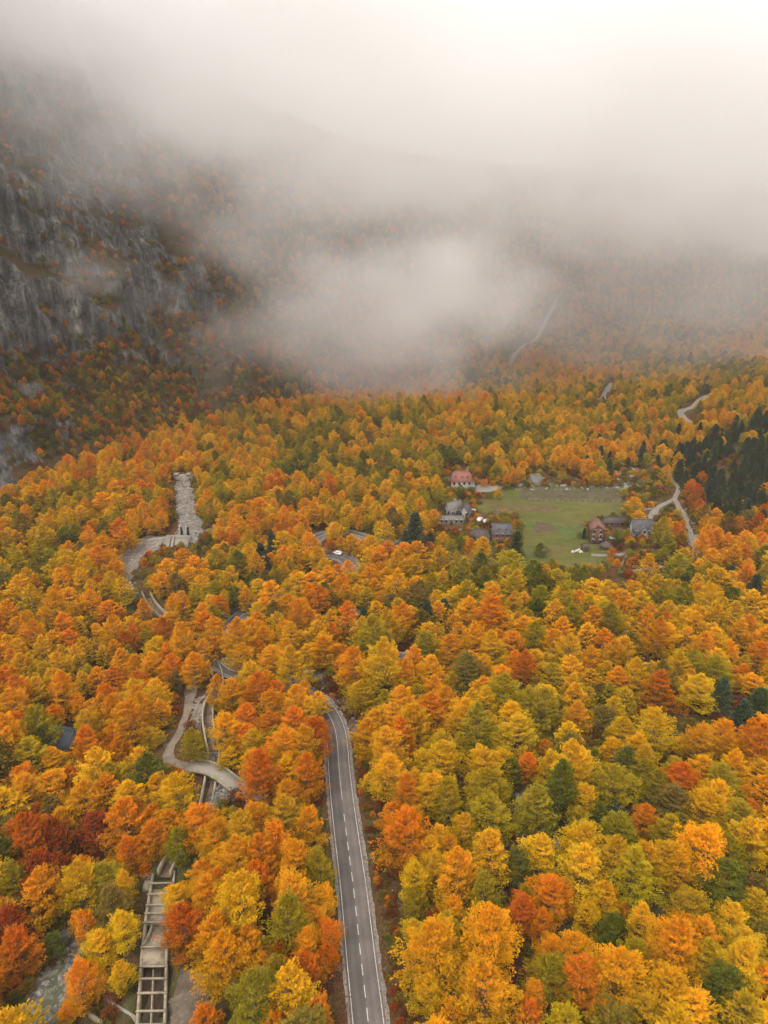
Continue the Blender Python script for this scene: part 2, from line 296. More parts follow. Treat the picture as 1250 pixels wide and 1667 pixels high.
# x, y, crown width, leaf colour
BEECHES = [
    (-25.8, 86.3, 10.7, 'G'), (-16.8, 84.3, 8.5, 'L'), (-26.1, 77.5, 8.7, 'A'), (-20.8, 71.7, 8.8, 'L'), (-14.1, 73.3, 8.4, 'G'), (-10.5, 71.8, 6.2, 'O'),
    (-9.6, 81.2, 5.0, 'R'), (-9.6, 85.3, 5.2, 'O'), (-11.2, 92.3, 5.5, 'A'), (-16.1, 90.5, 8.9, 'G'), (-17.2, 99.3, 7.6, 'A'), (-12.4, 98.6, 6.4, 'L'),
    (-26.5, 117.1, 11.4, 'R'), (-17.1, 119.2, 9.4, 'O'), (-16.5, 131.3, 9.0, 'R'), (-22.7, 127.4, 9.1, 'A'), (-30.8, 132.5, 8.6, 'G'), (-36.7, 130.9, 5.6, 'G'),
    (-39.1, 136.9, 8.0, 'A'), (-32.6, 112.0, 5.8, 'L'), (-20.5, 110.3, 8.2, 'G'), (-15.2, 107.8, 7.4, 'A'), (-26.5, 108.5, 7.5, 'A'), (-33.8, 104.8, 7.9, 'A'),
    (-27.8, 97.5, 8.8, 'A'), (-23.5, 97.6, 7.6, 'O'), (-17.3, 76.6, 5.4, 'L'), (-14.3, 71.3, 4.1, 'O'), (-18.1, 82.0, 4.1, 'R'), (-83.6, 138.5, 11.3, 'L'),
    (-73.3, 142.0, 10.0, 'G'), (-88.3, 133.1, 10.2, 'A'), (-81.6, 129.5, 9.2, 'L'), (-77.5, 130.0, 7.0, 'A'), (-70.5, 132.7, 9.5, 'O'), (-67.1, 140.2, 9.9, 'O'),
    (-61.9, 139.5, 11.4, 'A'), (-57.6, 139.4, 5.9, 'G'), (-62.3, 133.6, 8.0, 'A'), (-53.1, 123.1, 10.4, 'N'), (-65.6, 124.9, 11.3, 'G'), (-60.8, 125.3, 8.4, 'L'),
    (-43.7, 115.6, 8.8, 'G'), (-48.6, 126.8, 4.3, 'R'), (-53.2, 110.4, 11.0, 'O'), (-66.2, 118.0, 10.9, 'A'), (-74.0, 122.1, 8.2, 'A'), (-78.3, 119.0, 9.4, 'A'),
    (-80.4, 114.2, 8.4, 'G'), (-71.5, 107.7, 10.2, 'R'), (-67.2, 108.2, 8.2, 'D'), (-61.1, 111.1, 8.4, 'D'), (-67.0, 100.0, 9.7, 'D'), (-63.8, 95.7, 8.8, 'A'),
    (-54.2, 99.6, 8.4, 'L'), (-60.6, 103.3, 6.7, 'O'), (-50.3, 97.0, 5.9, 'G'), (-51.1, 105.6, 6.7, 'O'), (-41.3, 104.9, 6.7, 'L'), (-38.4, 94.1, 6.2, 'G'),
    (-75.8, 104.6, 6.7, 'N'), (-71.3, 97.5, 6.4, 'L'), (-34.6, 84.3, 9.6, 'R'), (-46.0, 87.3, 6.4, 'G'), (-64.9, 85.2, 8.8, 'R'), (-69.3, 90.9, 7.3, 'D'),
    (-50.3, 77.8, 6.9, 'O'), (-44.0, 79.9, 4.7, 'G'), (-60.4, 87.8, 4.8, 'N'), (-27.7, 71.2, 5.2, 'O'), (-63.9, 76.4, 4.4, 'N'), (-55.7, 91.7, 5.6, 'A'),
    (-34.4, 96.9, 6.3, 'A'), (-31.7, 95.3, 5.0, 'O'), (-44.7, 132.7, 6.9, 'L'), (-49.5, 114.6, 5.7, 'A'), (-53.0, 77.0, 3.8, 'O'), (4.3, 103.2, 11.7, 'O'),
    (10.5, 104.7, 6.6, 'G'), (13.2, 110.9, 8.2, 'L'), (20.9, 108.5, 10.1, 'L'), (16.2, 106.5, 6.0, 'A'), (13.0, 103.1, 5.2, 'A'), (10.0, 97.3, 7.5, 'G'),
    (5.6, 94.2, 6.8, 'G'), (15.6, 97.7, 5.7, 'N'), (21.2, 99.0, 9.5, 'G'), (25.6, 97.3, 7.5, 'N'), (18.4, 91.3, 7.2, 'L'), (5.5, 90.7, 5.4, 'L'),
    (7.8, 78.7, 9.8, 'A'), (17.1, 80.1, 11.5, 'A'), (16.0, 71.0, 10.7, 'A'), (6.9, 74.3, 6.3, 'G'), (27.3, 85.6, 6.4, 'O'), (30.3, 91.2, 8.4, 'O'),
    (27.3, 76.0, 8.0, 'L'), (22.1, 71.3, 5.2, 'O'), (2.6, 83.5, 3.9, 'N'), (12.1, 89.2, 5.9, 'A'), (36.6, 93.9, 9.8, 'G'), (45.7, 93.1, 9.1, 'L'),
    (46.2, 105.0, 7.9, 'L'), (55.9, 103.7, 7.8, 'L'), (52.6, 107.7, 6.7, 'O'), (59.8, 97.9, 11.2, 'A'), (68.7, 100.4, 8.9, 'G'), (70.3, 105.1, 9.2, 'L'),
    (54.2, 94.0, 7.3, 'G'), (62.1, 91.5, 10.1, 'N'), (54.2, 88.2, 8.2, 'L'), (65.4, 87.4, 7.0, 'G'), (44.7, 85.6, 6.3, 'G'), (50.8, 85.3, 5.8, 'A'),
    (54.4, 83.4, 6.8, 'A'), (47.1, 78.7, 10.3, 'A'), (60.4, 80.7, 8.8, 'G'), (39.1, 84.3, 6.3, 'N'), (32.6, 81.8, 6.7, 'A'), (31.5, 75.5, 8.5, 'O'),
    (44.5, 73.7, 8.9, 'G'), (53.2, 73.4, 8.9, 'N'), (61.7, 77.0, 5.9, 'A'), (40.2, 71.0, 7.2, 'G'), (54.4, 69.8, 8.1, 'L'), (36.6, 80.7, 3.9, 'L'),
    (62.1, 114.8, 9.7, 'R'), (84.0, 128.1, 9.0, 'O'), (68.4, 146.2, 8.3, 'O'), (78.4, 144.9, 9.1, 'G'), (64.1, 144.5, 2.7, 'R'), (42.9, 120.7, 8.7, 'G'),
    (57.4, 122.7, 7.3, 'G'), (70.3, 126.5, 7.5, 'A'), (75.5, 123.4, 7.3, 'G'), (79.3, 117.3, 7.8, 'G'), (67.3, 110.7, 8.2, 'G'), (80.2, 169.0, 9.3, 'G'),
    (99.1, 188.9, 10.2, 'G'), (-0.5, 154.0, 12.2, 'G'), (-3.2, 172.5, 11.0, 'L'), (8.8, 166.4, 3.7, 'R'), (12.1, 168.9, 9.4, 'L'), (31.7, 180.9, 11.8, 'O'),
    (26.4, 171.8, 9.5, 'A'), (37.0, 157.3, 8.0, 'R'), (29.6, 147.2, 9.8, 'L'), (11.6, 140.5, 11.0, 'O'), (2.8, 138.6, 8.9, 'G'), (1.4, 125.3, 10.7, 'G'),
    (19.8, 137.0, 9.6, 'G'), (31.3, 131.7, 10.5, 'G'), (22.3, 121.8, 10.9, 'G'), (12.0, 121.6, 10.2, 'G'), (40.0, 117.5, 10.6, 'G'), (38.1, 131.4, 4.4, 'A'),
    (10.0, 114.8, 9.1, 'G'), (21.9, 113.1, 9.7, 'L'), (5.6, 113.8, 7.0, 'O'), (32.5, 124.7, 6.0, 'O'), (-17.8, 173.6, 6.9, 'G'), (-11.2, 165.9, 5.6, 'A'),
    (-32.0, 148.9, 8.5, 'R'), (-34.4, 142.6, 7.4, 'O'), (-27.8, 139.4, 7.3, 'O'), (-41.3, 170.4, 11.3, 'A'), (-31.3, 163.9, 10.1, 'A'), (-44.6, 153.8, 6.3, 'A'),
    (-51.6, 161.8, 9.1, 'A'), (-49.8, 178.0, 8.8, 'A'), (-57.0, 170.3, 9.5, 'A'), (-22.1, 142.2, 8.2, 'A'), (-18.4, 142.9, 7.4, 'G'), (-15.8, 139.4, 5.9, 'R'),
    (60.2, 245.2, 5.1, 'N'), (22.5, 246.4, 6.1, 'G'), (25.6, 241.5, 6.0, 'L'), (29.5, 245.5, 5.1, 'N'), (17.5, 241.8, 5.5, 'O'), (32.5, 240.6, 6.0, 'O'),
    (38.2, 239.6, 4.5, 'L'), (43.2, 238.8, 4.5, 'N'), (35.4, 304.2, 5.2, 'N'), (31.1, 296.8, 4.8, 'L'), (53.1, 306.2, 3.7, 'G'), (37.2, 274.1, 2.5, 'O'),
    (38.1, 265.0, 2.7, 'L'), (92.8, 255.1, 4.7, 'N'), (97.3, 257.5, 3.7, 'L'), (101.4, 251.3, 2.9, 'G'), (107.6, 250.1, 8.3, 'L'), (108.8, 244.4, 6.6, 'L'),
    (106.7, 271.7, 7.2, 'A'), (102.5, 270.7, 4.4, 'N'), (87.6, 244.2, 3.6, 'O'), (122.5, 265.1, 4.9, 'O'), (117.1, 252.0, 4.2, 'L'), (99.2, 235.3, 4.4, 'L'),
    (104.5, 237.4, 5.0, 'L'), (15.7, 252.6, 5.2, 'A'), (21.1, 271.7, 6.1, 'A'), (49.5, 254.0, 2.6, 'R'), (-16.6, 149.2, 5.8, 'A'), (-21.4, 149.5, 6.8, 'A'),
    (-27.5, 150.3, 7.2, 'O'), (-51.8, 170.4, 6.8, 'A'), (-39.3, 165.1, 7.4, 'A'), (-36.8, 170.2, 6.8, 'O'), (-30.1, 194.3, 8.4, 'A'), (-24.2, 202.9, 7.8, 'O'),
    (-13.3, 207.7, 7.5, 'O'), (-5.2, 213.3, 8.1, 'A'), (-77.7, 198.2, 7.3, 'A'), (-68.0, 200.1, 7.3, 'A'), (-67.4, 186.8, 7.4, 'O'), (-62.4, 182.3, 6.0, 'A'),
    (-80.2, 216.6, 5.5, 'G'), (-16.7, 221.0, 5.6, 'O'), (-10.0, 216.2, 6.4, 'G'), (-4.1, 222.1, 5.6, 'A'), (-28.0, 231.3, 7.3, 'G'), (-33.7, 222.7, 7.0, 'L'),
    (-24.5, 217.6, 6.5, 'A'), (-1.1, 232.5, 5.8, 'A'), (6.6, 227.6, 6.2, 'O'), (-41.7, 205.9, 7.5, 'G'), (-36.7, 213.7, 6.8, 'L'), (-44.7, 199.5, 6.4, 'A'),
    (-56.8, 191.7, 7.1, 'A'), (-52.8, 195.8, 7.2, 'O'), (-26.0, 243.7, 6.1, 'A'), (-20.5, 245.2, 5.6, 'O'), (-16.4, 247.0, 5.1, 'A'), (-49.1, 175.7, 5.8, 'O'),
    (-45.3, 178.1, 5.1, 'A'),
]
PINES = [
    (13.2, 188.2, 6.9), (19.0, 194.9, 6.3), (28.5, 206.3, 5.3), (34.8, 197.4, 4.7), (-6.4, 192.3, 4.2), (4.8, 190.9, 4.6), (29.9, 105.2, 2.9),
    (35.7, 106.8, 2.4), (40.8, 83.9, 2.3), (83.8, 133.7, 6.2), (83.7, 143.9, 5.6), (92.5, 142.2, 5.9), (100.7, 208.4, 4.0), (121.5, 203.7, 5.6),
    (119.1, 215.4, 5.0), (11.5, 240.3, 8.9), (8.1, 243.2, 6.5), (-71.3, 244.5, 3.0), (50.7, 243.6, 5.6), (47.7, 110.5, 4.1), (-43.4, 223.7, 7.0),
    (-41.7, 237.0, 5.9), (111.1, 178.0, 3.1), (81.8, 262.3, 2.2), (17.9, 250.3, 5.7),
]
# ------------------------------------------------------------------ helpers: materials and meshes
def mat(name):
    m = bpy.data.materials.new(name)
    m.use_nodes = True
    m.node_tree.nodes.clear()
    return m, m.node_tree.nodes, m.node_tree.links

def noise_node(n, l, coord, scale, detail=4, rough=0.6):
    t = n.new('ShaderNodeTexNoise')
    t.inputs['Scale'].default_value = scale
    t.inputs['Detail'].default_value = detail
    t.inputs['Roughness'].default_value = rough
    l.new(coord, t.inputs['Vector'])
    return t.outputs['Fac']

def ramp(n, l, fac, stops):
    r = n.new('ShaderNodeValToRGB')
    e = r.color_ramp.elements
    while len(e) < len(stops):
        e.new(0.5)
    for k, (p, c) in enumerate(stops):
        e[k].position = p
        e[k].color = (*c, 1) if len(c) == 3 else c
    l.new(fac, r.inputs[0])
    return r.outputs['Color']

def mixc(n, l, fac, a, b, mode='MIX'):
    m = n.new('ShaderNodeMix')
    m.data_type = 'RGBA'
    m.blend_type = mode
    for sock, v in ((m.inputs[0], fac), (m.inputs[6], a), (m.inputs[7], b)):
        if isinstance(v, (int, float)):
            sock.default_value = v
        elif isinstance(v, tuple):
            sock.default_value = (*v, 1)
        else:
            l.new(v, sock)
    return m.outputs[2]

def simple_mat(name, col, var=0.25, scale=2.0, rough=0.9, bump=0.3, spec=0.2, streak=None, metallic=0.0):
    """one colour with two scales of noise in it and a fine relief"""
    col = tuple(0.84 * c for c in col)
    m, n, l = mat(name)
    out = n.new('ShaderNodeOutputMaterial'); b = n.new('ShaderNodeBsdfPrincipled')
    tc = n.new('ShaderNodeTexCoord')
    f1 = noise_node(n, l, tc.outputs['Object'], scale, 6, 0.65)
    lo = tuple(c * (1 - var) for c in col); hi = tuple(min(1, c * (1 + var)) for c in col)
    c = ramp(n, l, f1, [(0.3, lo), (0.7, hi)])
    if streak:
        mp = n.new('ShaderNodeMapping'); mp.inputs['Scale'].default_value = streak
        l.new(tc.outputs['Object'], mp.inputs['Vector'])
        f2 = noise_node(n, l, mp.outputs[0], 1.0, 5, 0.6)
        c = mixc(n, l, ramp(n, l, f2, [(0.45, (0, 0, 0)), (0.62, (0.55, 0.55, 0.55))]), c, tuple(v * 0.45 for v in col))
    l.new(c, b.inputs['Base Color'])
    b.inputs['Roughness'].default_value = rough
    b.inputs['Specular IOR Level'].default_value = spec
    b.inputs['Metallic'].default_value = metallic
    if bump:
        bp = n.new('ShaderNodeBump'); bp.inputs['Strength'].default_value = bump; bp.inputs['Distance'].default_value = 0.1
        l.new(f1, bp.inputs['Height']); l.new(bp.outputs[0], b.inputs['Normal'])
    l.new(b.outputs[0], out.inputs['Surface'])
    return m

def mesh_from(name, V, F, smooth=False):
    me = bpy.data.meshes.new(name)
    V = np.asarray(V, np.float32)
    me.vertices.add(len(V)); me.vertices.foreach_set('co', V.ravel())
    if isinstance(F, np.ndarray):
        k = F.shape[1]; nf = len(F); idx = F.ravel(); tot = np.full(nf, k)
    else:
        nf = len(F); tot = np.array([len(f) for f in F]); idx = np.array([i for f in F for i in f])
    me.loops.add(len(idx)); me.loops.foreach_set('vertex_index', idx.astype(np.int32))
    me.polygons.add(nf)
    me.polygons.foreach_set('loop_start', np.concatenate([[0], np.cumsum(tot)[:-1]]).astype(np.int32))
    if smooth:
        me.polygons.foreach_set('use_smooth', np.ones(nf, bool))
    me.update(calc_edges=True)
    return me

def obj(name, me, material=None, parent=None):
    o = bpy.data.objects.new(name, me)
    if material is not None and len(me.materials) == 0:
        me.materials.append(material)
    COL.objects.link(o)
    if parent is not None:
        o.parent = parent
    return o

def tag(o, label=None, cat=None, group=None, kind=None):
    if label: o['label'] = label
    if cat: o['category'] = cat
    if group: o['group'] = group
    if kind: o['kind'] = kind
    return o

def empty(name, loc, rz=0.0):
    o = bpy.data.objects.new(name, None)
    o.location = loc; o.rotation_euler = (0, 0, rz)
    o.empty_display_size = 0.5
    COL.objects.link(o)
    return o

class MB:
    """collects boxes, prisms and tubes; build() links them as one mesh object"""
    def __init__(self):
        self.V, self.F = [], []
    def add(self, V, F):
        k = len(self.V)
        self.V += [tuple(v) for v in V]
        self.F += [tuple(i + k for i in f) for f in F]
        return self
    def box(self, x0, x1, y0, y1, z0, z1):
        V = [(x, y, z) for z in (z0, z1) for x, y in ((x0, y0), (x1, y0), (x1, y1), (x0, y1))]
        return self.add(V, [(3, 2, 1, 0), (4, 5, 6, 7), (0, 1, 5, 4), (1, 2, 6, 5), (2, 3, 7, 6), (3, 0, 4, 7)])
    def bar(self, a, b, w, h):
        """a box section beam from a to b, w wide and h high"""
        a, b = Vector(a), Vector(b); d = (b - a).normalized()
        s = d.cross(Vector((0, 0, 1)))
        s = Vector((1, 0, 0)) if s.length < 1e-4 else s.normalized()
        u = s.cross(d)
        V = [p + s * (w / 2 * i) + u * (h / 2 * j) for p in (a, b) for i, j in ((-1, -1), (1, -1), (1, 1), (-1, 1))]
        return self.add(V, [(0, 1, 2, 3), (7, 6, 5, 4), (0, 4, 5, 1), (1, 5, 6, 2), (2, 6, 7, 3), (3, 7, 4, 0)])
    def prism(self, poly, z0, z1):
        n = len(poly)
        V = [(x, y, z0) for x, y in poly] + [(x, y, z1) for x, y in poly]
        return self.add(V, [tuple(range(n - 1, -1, -1)), tuple(range(n, 2 * n))] + [(i, (i + 1) % n, n + (i + 1) % n, n + i) for i in range(n)])
    def tube(self, pts, radii, sides=7):
        V, F = [], []
        for k, p in enumerate(pts):
            p = Vector(p)
            d = Vector(pts[min(k + 1, len(pts) - 1)]) - Vector(pts[max(k - 1, 0)])
            d.normalize()
            s = d.cross(Vector((0.3, 1, 0.1))).normalized(); u = s.cross(d)
            for i in range(sides):
                a = 2 * math.pi * i / sides
                V.append(p + (s * math.cos(a) + u * math.sin(a)) * radii[k])
        for k in range(len(pts) - 1):
            for i in range(sides):
                j = (i + 1) % sides
                F.append((k * sides + i, k * sides + j, (k + 1) * sides + j, (k + 1) * sides + i))
        F.append(tuple(range(sides - 1, -1, -1)))
        F.append(tuple((len(pts) - 1) * sides + i for i in range(sides)))
        return self.add(V, F)
    def build(self, name, material=None, parent=None, smooth=False):
        return obj(name, mesh_from(name, self.V, self.F, smooth), material, parent)

# ------------------------------------------------------------------ corridors that shape the ground
def smooth_line(pts, step=2.0):
    """Catmull-Rom through the points, resampled every step metres"""
    P = [np.array(p, float) for p in pts]
    P = [2 * P[0] - P[1]] + P + [2 * P[-1] - P[-2]]
    out = []
    for i in range(1, len(P) - 2):
        a, b, c, d = P[i - 1], P[i], P[i + 1], P[i + 2]
        n = max(2, int(np.linalg.norm(c[:2] - b[:2]) / step))
        for t in np.arange(n) / n:
            out.append(0.5 * (2 * b + (c - a) * t + (2 * a - 5 * b + 4 * c - d) * t * t + (3 * b - a - 3 * c + d) * t ** 3))
    out.append(P[-2])
    return np.array(out)

def with_height(line, off=0.0, k=9):
    z = hgt0(line[:, 0], line[:, 1])
    zp = np.pad(z, (k, k), mode='edge')
    z = np.convolve(zp, np.ones(2 * k + 1) / (2 * k + 1), 'valid') + off
    return np.column_stack([line[:, :2], z])

ROADS = {k: with_height(smooth_line(v)) for k, v in ROAD_LINES.items()}
CHANNELS = {k: with_height(smooth_line(v), 0.4) for k, v in CHANNEL_LINES.items()}

def hgt(x, y):
    h = hgt0(x, y)
    for key, line in ROADS.items():
        d, z = poly_dist(x, y, line[::2])
        half = ROAD_HALF[key]
        h = h + (z - 0.06 - h) * (1 - sstep(half + 1.2, half + 7.0, d))
    for key, line in CHANNELS.items():
        d, z = poly_dist(x, y, line[::2])
        half, deep = CHANNEL_SIZE[key]
        h = h + (z - 0.5 - h) * (1 - sstep(half + 0.6, half + 5.0, d))
        h = h - (deep + 0.3) * (1 - sstep(half - 0.1, half + 0.1, d))
    m = in_poly(x, y, FIELD)
    d, _ = poly_dist(x, y, list(FIELD) + [FIELD[0]])
    w = np.where(m, 1.0, 1 - sstep(0, 12, d))
    return h + (FIELD_Z + 0.25 * fbm(x / 14, y / 14, seed=8) - h) * w

# ------------------------------------------------------------------ the ground sheet
def axis(parts):
    out = []
    for a, b, s in parts:
        out += list(np.arange(a, b, s))
    return np.array(out + [parts[-1][1]])

gx = axis([(-4000, -800, 400), (-800, -320, 30), (-320, -130, 4), (-130, 160, 1.7), (160, 420, 4), (420, 1000, 25), (1000, 4000, 500)])
gy = axis([(-1500, -100, 200), (-100, 50, 10), (50, 350, 1.7), (350, 700, 4.5), (700, 1200, 14), (1200, 6000, 600)])
GX, GY = np.meshgrid(gx, gy)
core = (np.abs(GX) < 500) & (GY > 20) & (GY < 720)
GZ = hgt0(GX, GY)
GZ[core] = hgt(GX[core], GY[core])
GZ = GZ + np.where(core, 0.25 * fbm(GX / 4, GY / 4, seed=21, octaves=3), 0) * (1 - in_poly(GX, GY, FIELD))
for _line in ROADS.values():
    _m = (GX > _line[:, 0].min() - 5) & (GX < _line[:, 0].max() + 5) & (GY > _line[:, 1].min() - 5) & (GY < _line[:, 1].max() + 5)
    _d, _z = poly_dist(GX[_m], GY[_m], _line[::2])
    GZ[_m] = np.where(_d < 4.4, np.minimum(GZ[_m], _z - 0.10), GZ[_m])
nx_, ny_ = len(gx), len(gy)
ii = np.arange((ny_ - 1) * (nx_ - 1)); r_, c_ = ii // (nx_ - 1), ii % (nx_ - 1)
GF = np.column_stack([r_ * nx_ + c_, r_ * nx_ + c_ + 1, (r_ + 1) * nx_ + c_ + 1, (r_ + 1) * nx_ + c_])
ground_me = mesh_from('ground', np.column_stack([GX.ravel(), GY.ravel(), GZ.ravel()]), GF, True)

def ground_material():
    m, n, l = mat('forest_floor')
    out = n.new('ShaderNodeOutputMaterial'); b = n.new('ShaderNodeBsdfPrincipled')
    tc = n.new('ShaderNodeTexCoord').outputs['Object']
    big = noise_node(n, l, tc, 0.035, 5, 0.6); mid = noise_node(n, l, tc, 0.3, 6, 0.7); fine = noise_node(n, l, tc, 2.2, 5, 0.7)
    litter = ramp(n, l, fine, [(0.25, (0.035, 0.018, 0.010)), (0.5, (0.10, 0.042, 0.018)), (0.75, (0.20, 0.085, 0.032))])
    moss = ramp(n, l, fine, [(0.3, (0.035, 0.04, 0.015)), (0.7, (0.12, 0.11, 0.035))])
    stone = ramp(n, l, fine, [(0.3, (0.08, 0.07, 0.058)), (0.65, (0.25, 0.225, 0.195))])
    c = mixc(n, l, ramp(n, l, big, [(0.45, (0, 0, 0)), (0.62, (1, 1, 1))]), litter, moss)
    c = mixc(n, l, ramp(n, l, mid, [(0.60, (0, 0, 0)), (0.70, (0.8, 0.8, 0.8))]), c, stone)
    l.new(c, b.inputs['Base Color']); b.inputs['Roughness'].default_value = 0.95
    b.inputs['Specular IOR Level'].default_value = 0.1
    bp = n.new('ShaderNodeBump'); bp.inputs['Strength'].default_value = 0.8; bp.inputs['Distance'].default_value = 0.4
    l.new(fine, bp.inputs['Height']); l.new(bp.outputs[0], b.inputs['Normal'])
    l.new(b.outputs[0], out.inputs['Surface'])
    return m
tag(obj('ground', ground_me, ground_material()), kind='structure')

# ------------------------------------------------------------------ the mountain: a sheet that rises from its foot line
def build_mountain():
    foot = smooth_line(FOOT, 2.4)
    S = np.concatenate([[0], np.cumsum(np.hypot(*np.diff(foot[:, :2], axis=0).T))])
    s = np.arange(0, S[-1], 2.4)
    fx, fy = np.interp(s, S, foot[:, 0]), np.interp(s, S, foot[:, 1])
    k = 25
    def sm(a): return np.convolve(np.pad(a, (k, k), mode='edge'), np.ones(2 * k + 1) / (2 * k + 1), 'valid')
    dx, dy = np.gradient(sm(fx)), np.gradient(sm(fy))
    L = np.hypot(dx, dy); nx, ny = -dy / L, dx / L
    def at_foot(x, y): return s[np.argmin(np.hypot(fx - x, fy - y))]
    sk = [at_foot(*p) for p in FOOT]
    crest = np.interp(s, sk, [350, 360, 370, 370, 360, 350, 340, 310, 255, 190, 140, 120, 110, 110])
    cliff = np.interp(s, sk, [0.9, 0.9, 0.75, 0.8, 1.0, 1.0, 0.55, 0.12, 0.05, 0.0, 0, 0, 0, 0])
    recess = np.interp(s, sk, [0, 0, 0, 0, 14, 26, 22, 8, 0, 0, 0, 0, 0, 0])
    nv = 230
    v = np.linspace(0, 1, nv)
    # profile: slope length parameter -> inset and height, talus first then wall
    Sg, Vg = np.meshgrid(s, v)
    Cg, Kg, Rg = np.meshgrid(crest, v)[0], np.meshgrid(cliff, v)[0], np.meshgrid(recess, v)[0]
    length = 520.0
    ds = length / (nv - 1)
    ins, zz = np.zeros_like(Sg), np.zeros_like(Sg) - 6.0
    wob = fbm(s / 40, s * 0, seed=31, octaves=3)
    for j in range(1, nv):
        zc = zz[j - 1]
        talus = 1 - sstep(22 + 14 * wob, 55 + 14 * wob, zc)
        band = 0.92 + 0.2 * vnoise(s / 70, zc / 38, seed=77)
        ang = (36 * talus + (1 - talus) * (36 + 40 * cliff * band)) * (1 - sstep(0.82, 1.0, zc / crest)) + 2
        a = np.radians(ang)
        ins[j] = ins[j - 1] + ds * np.cos(a); zz[j] = zc + ds * np.sin(a)
    ins = ins + Rg * sstep(5, 60, zz)
    warp = 12 * fbm(Sg / 60, zz / 70, seed=41)
    rib = 1 - np.abs(fbm((Sg + warp) / 46, zz / 210, seed=42, octaves=3)) * 2.4
    rib2 = 1 - np.abs(fbm((Sg + warp) / 15, zz / 60, seed=43, octaves=3)) * 2.2
    lump = fbm(Sg / 22, zz / 17, ins / 22, seed=44, octaves=4)
    fine = fbm(Sg / 6.5, zz / 6.5, ins / 6.5, seed=45, octaves=3)
    up = sstep(2, 30, zz)
    A = up * (6 + 21 * Kg)
    disp = A * (rib - 0.3) + up * (2.0 + 7.5 * Kg) * (rib2 - 0.3) + up * (2.5 + 7 * Kg) * lump + up * (0.8 + 3.6 * Kg) * fine
    spur = 18 * np.exp(-((Sg - at_foot(-195, 268)) / 34) ** 2) * sstep(5, 40, zz) * (1 - sstep(150, 260, zz))
    ins = ins - disp - spur
    zz = zz + up * (3.0 * fbm(Sg / 30, ins / 30, seed=46) + 1.2 * fine)
    X = np.interp(Sg, s, fx) + ins * np.interp(Sg, s, nx)
    Y = np.interp(Sg, s, fy) + ins * np.interp(Sg, s, ny)
    Z = zz + hgt0(fx, fy)[None, :]
    m_, k_ = X.shape
    ii = np.arange((m_ - 1) * (k_ - 1)); r, c = ii // (k_ - 1), ii % (k_ - 1)
    F = np.column_stack([r * k_ + c, r * k_ + c + 1, (r + 1) * k_ + c + 1, (r + 1) * k_ + c])
    V = np.column_stack([X.ravel(), Y.ravel(), Z.ravel()])
    # steepness decides where rock is bare
    e1 = V[F[:, 1]] - V[F[:, 0]]; e2 = V[F[:, 3]] - V[F[:, 0]]
    N = np.cross(e1, e2); area = np.linalg.norm(N, axis=1); N = N / np.maximum(area, 1e-9)[:, None]
    ctr = V[F].mean(axis=1)
    kf = Kg.ravel()[F[:, 0]]
    du = np.stack([np.gradient(X, axis=0), np.gradient(Y, axis=0), np.gradient(Z, axis=0)], -1); dv = np.stack([np.gradient(X, axis=1), np.gradient(Y, axis=1), np.gradient(Z, axis=1)], -1)
    nn = np.cross(dv, du); nz_ = np.abs(nn[..., 2]) / np.maximum(np.linalg.norm(nn, axis=-1), 1e-9)
    for _ in range(2):
        nz_ = (nz_ + np.roll(nz_, 1, 0) + np.roll(nz_, -1, 0) + np.roll(nz_, 1, 1) + np.roll(nz_, -1, 1)) / 5
    rk = sstep(0.70, 0.44, nz_ + 0.22 * fbm(Sg / 9, zz / 55, seed=51) + 0.10 * fbm(Sg / 25, zz / 25, seed=53)) * sstep(0.05, 0.5, Kg)
    scree = sstep(0.22, 0.42, fbm(Sg / 30, zz / 26, seed=52)) * (1 - sstep(14, 40, zz)) * sstep(0.3, 0.7, Kg)
    rk = np.maximum(rk, 0.75 * scree)
    rock = rk.ravel()[F[:, 0]]
    me = mesh_from('mountain', V, F, True)
    at = me.attributes.new('rock', 'FLOAT', 'POINT'); at.data.foreach_set('value', rk.ravel().astype(np.float32))
    return me, ctr, N, area, rock, kf

mountain_me, M_CTR, M_NRM, M_AREA, M_ROCK, M_CLIFF = build_mountain()

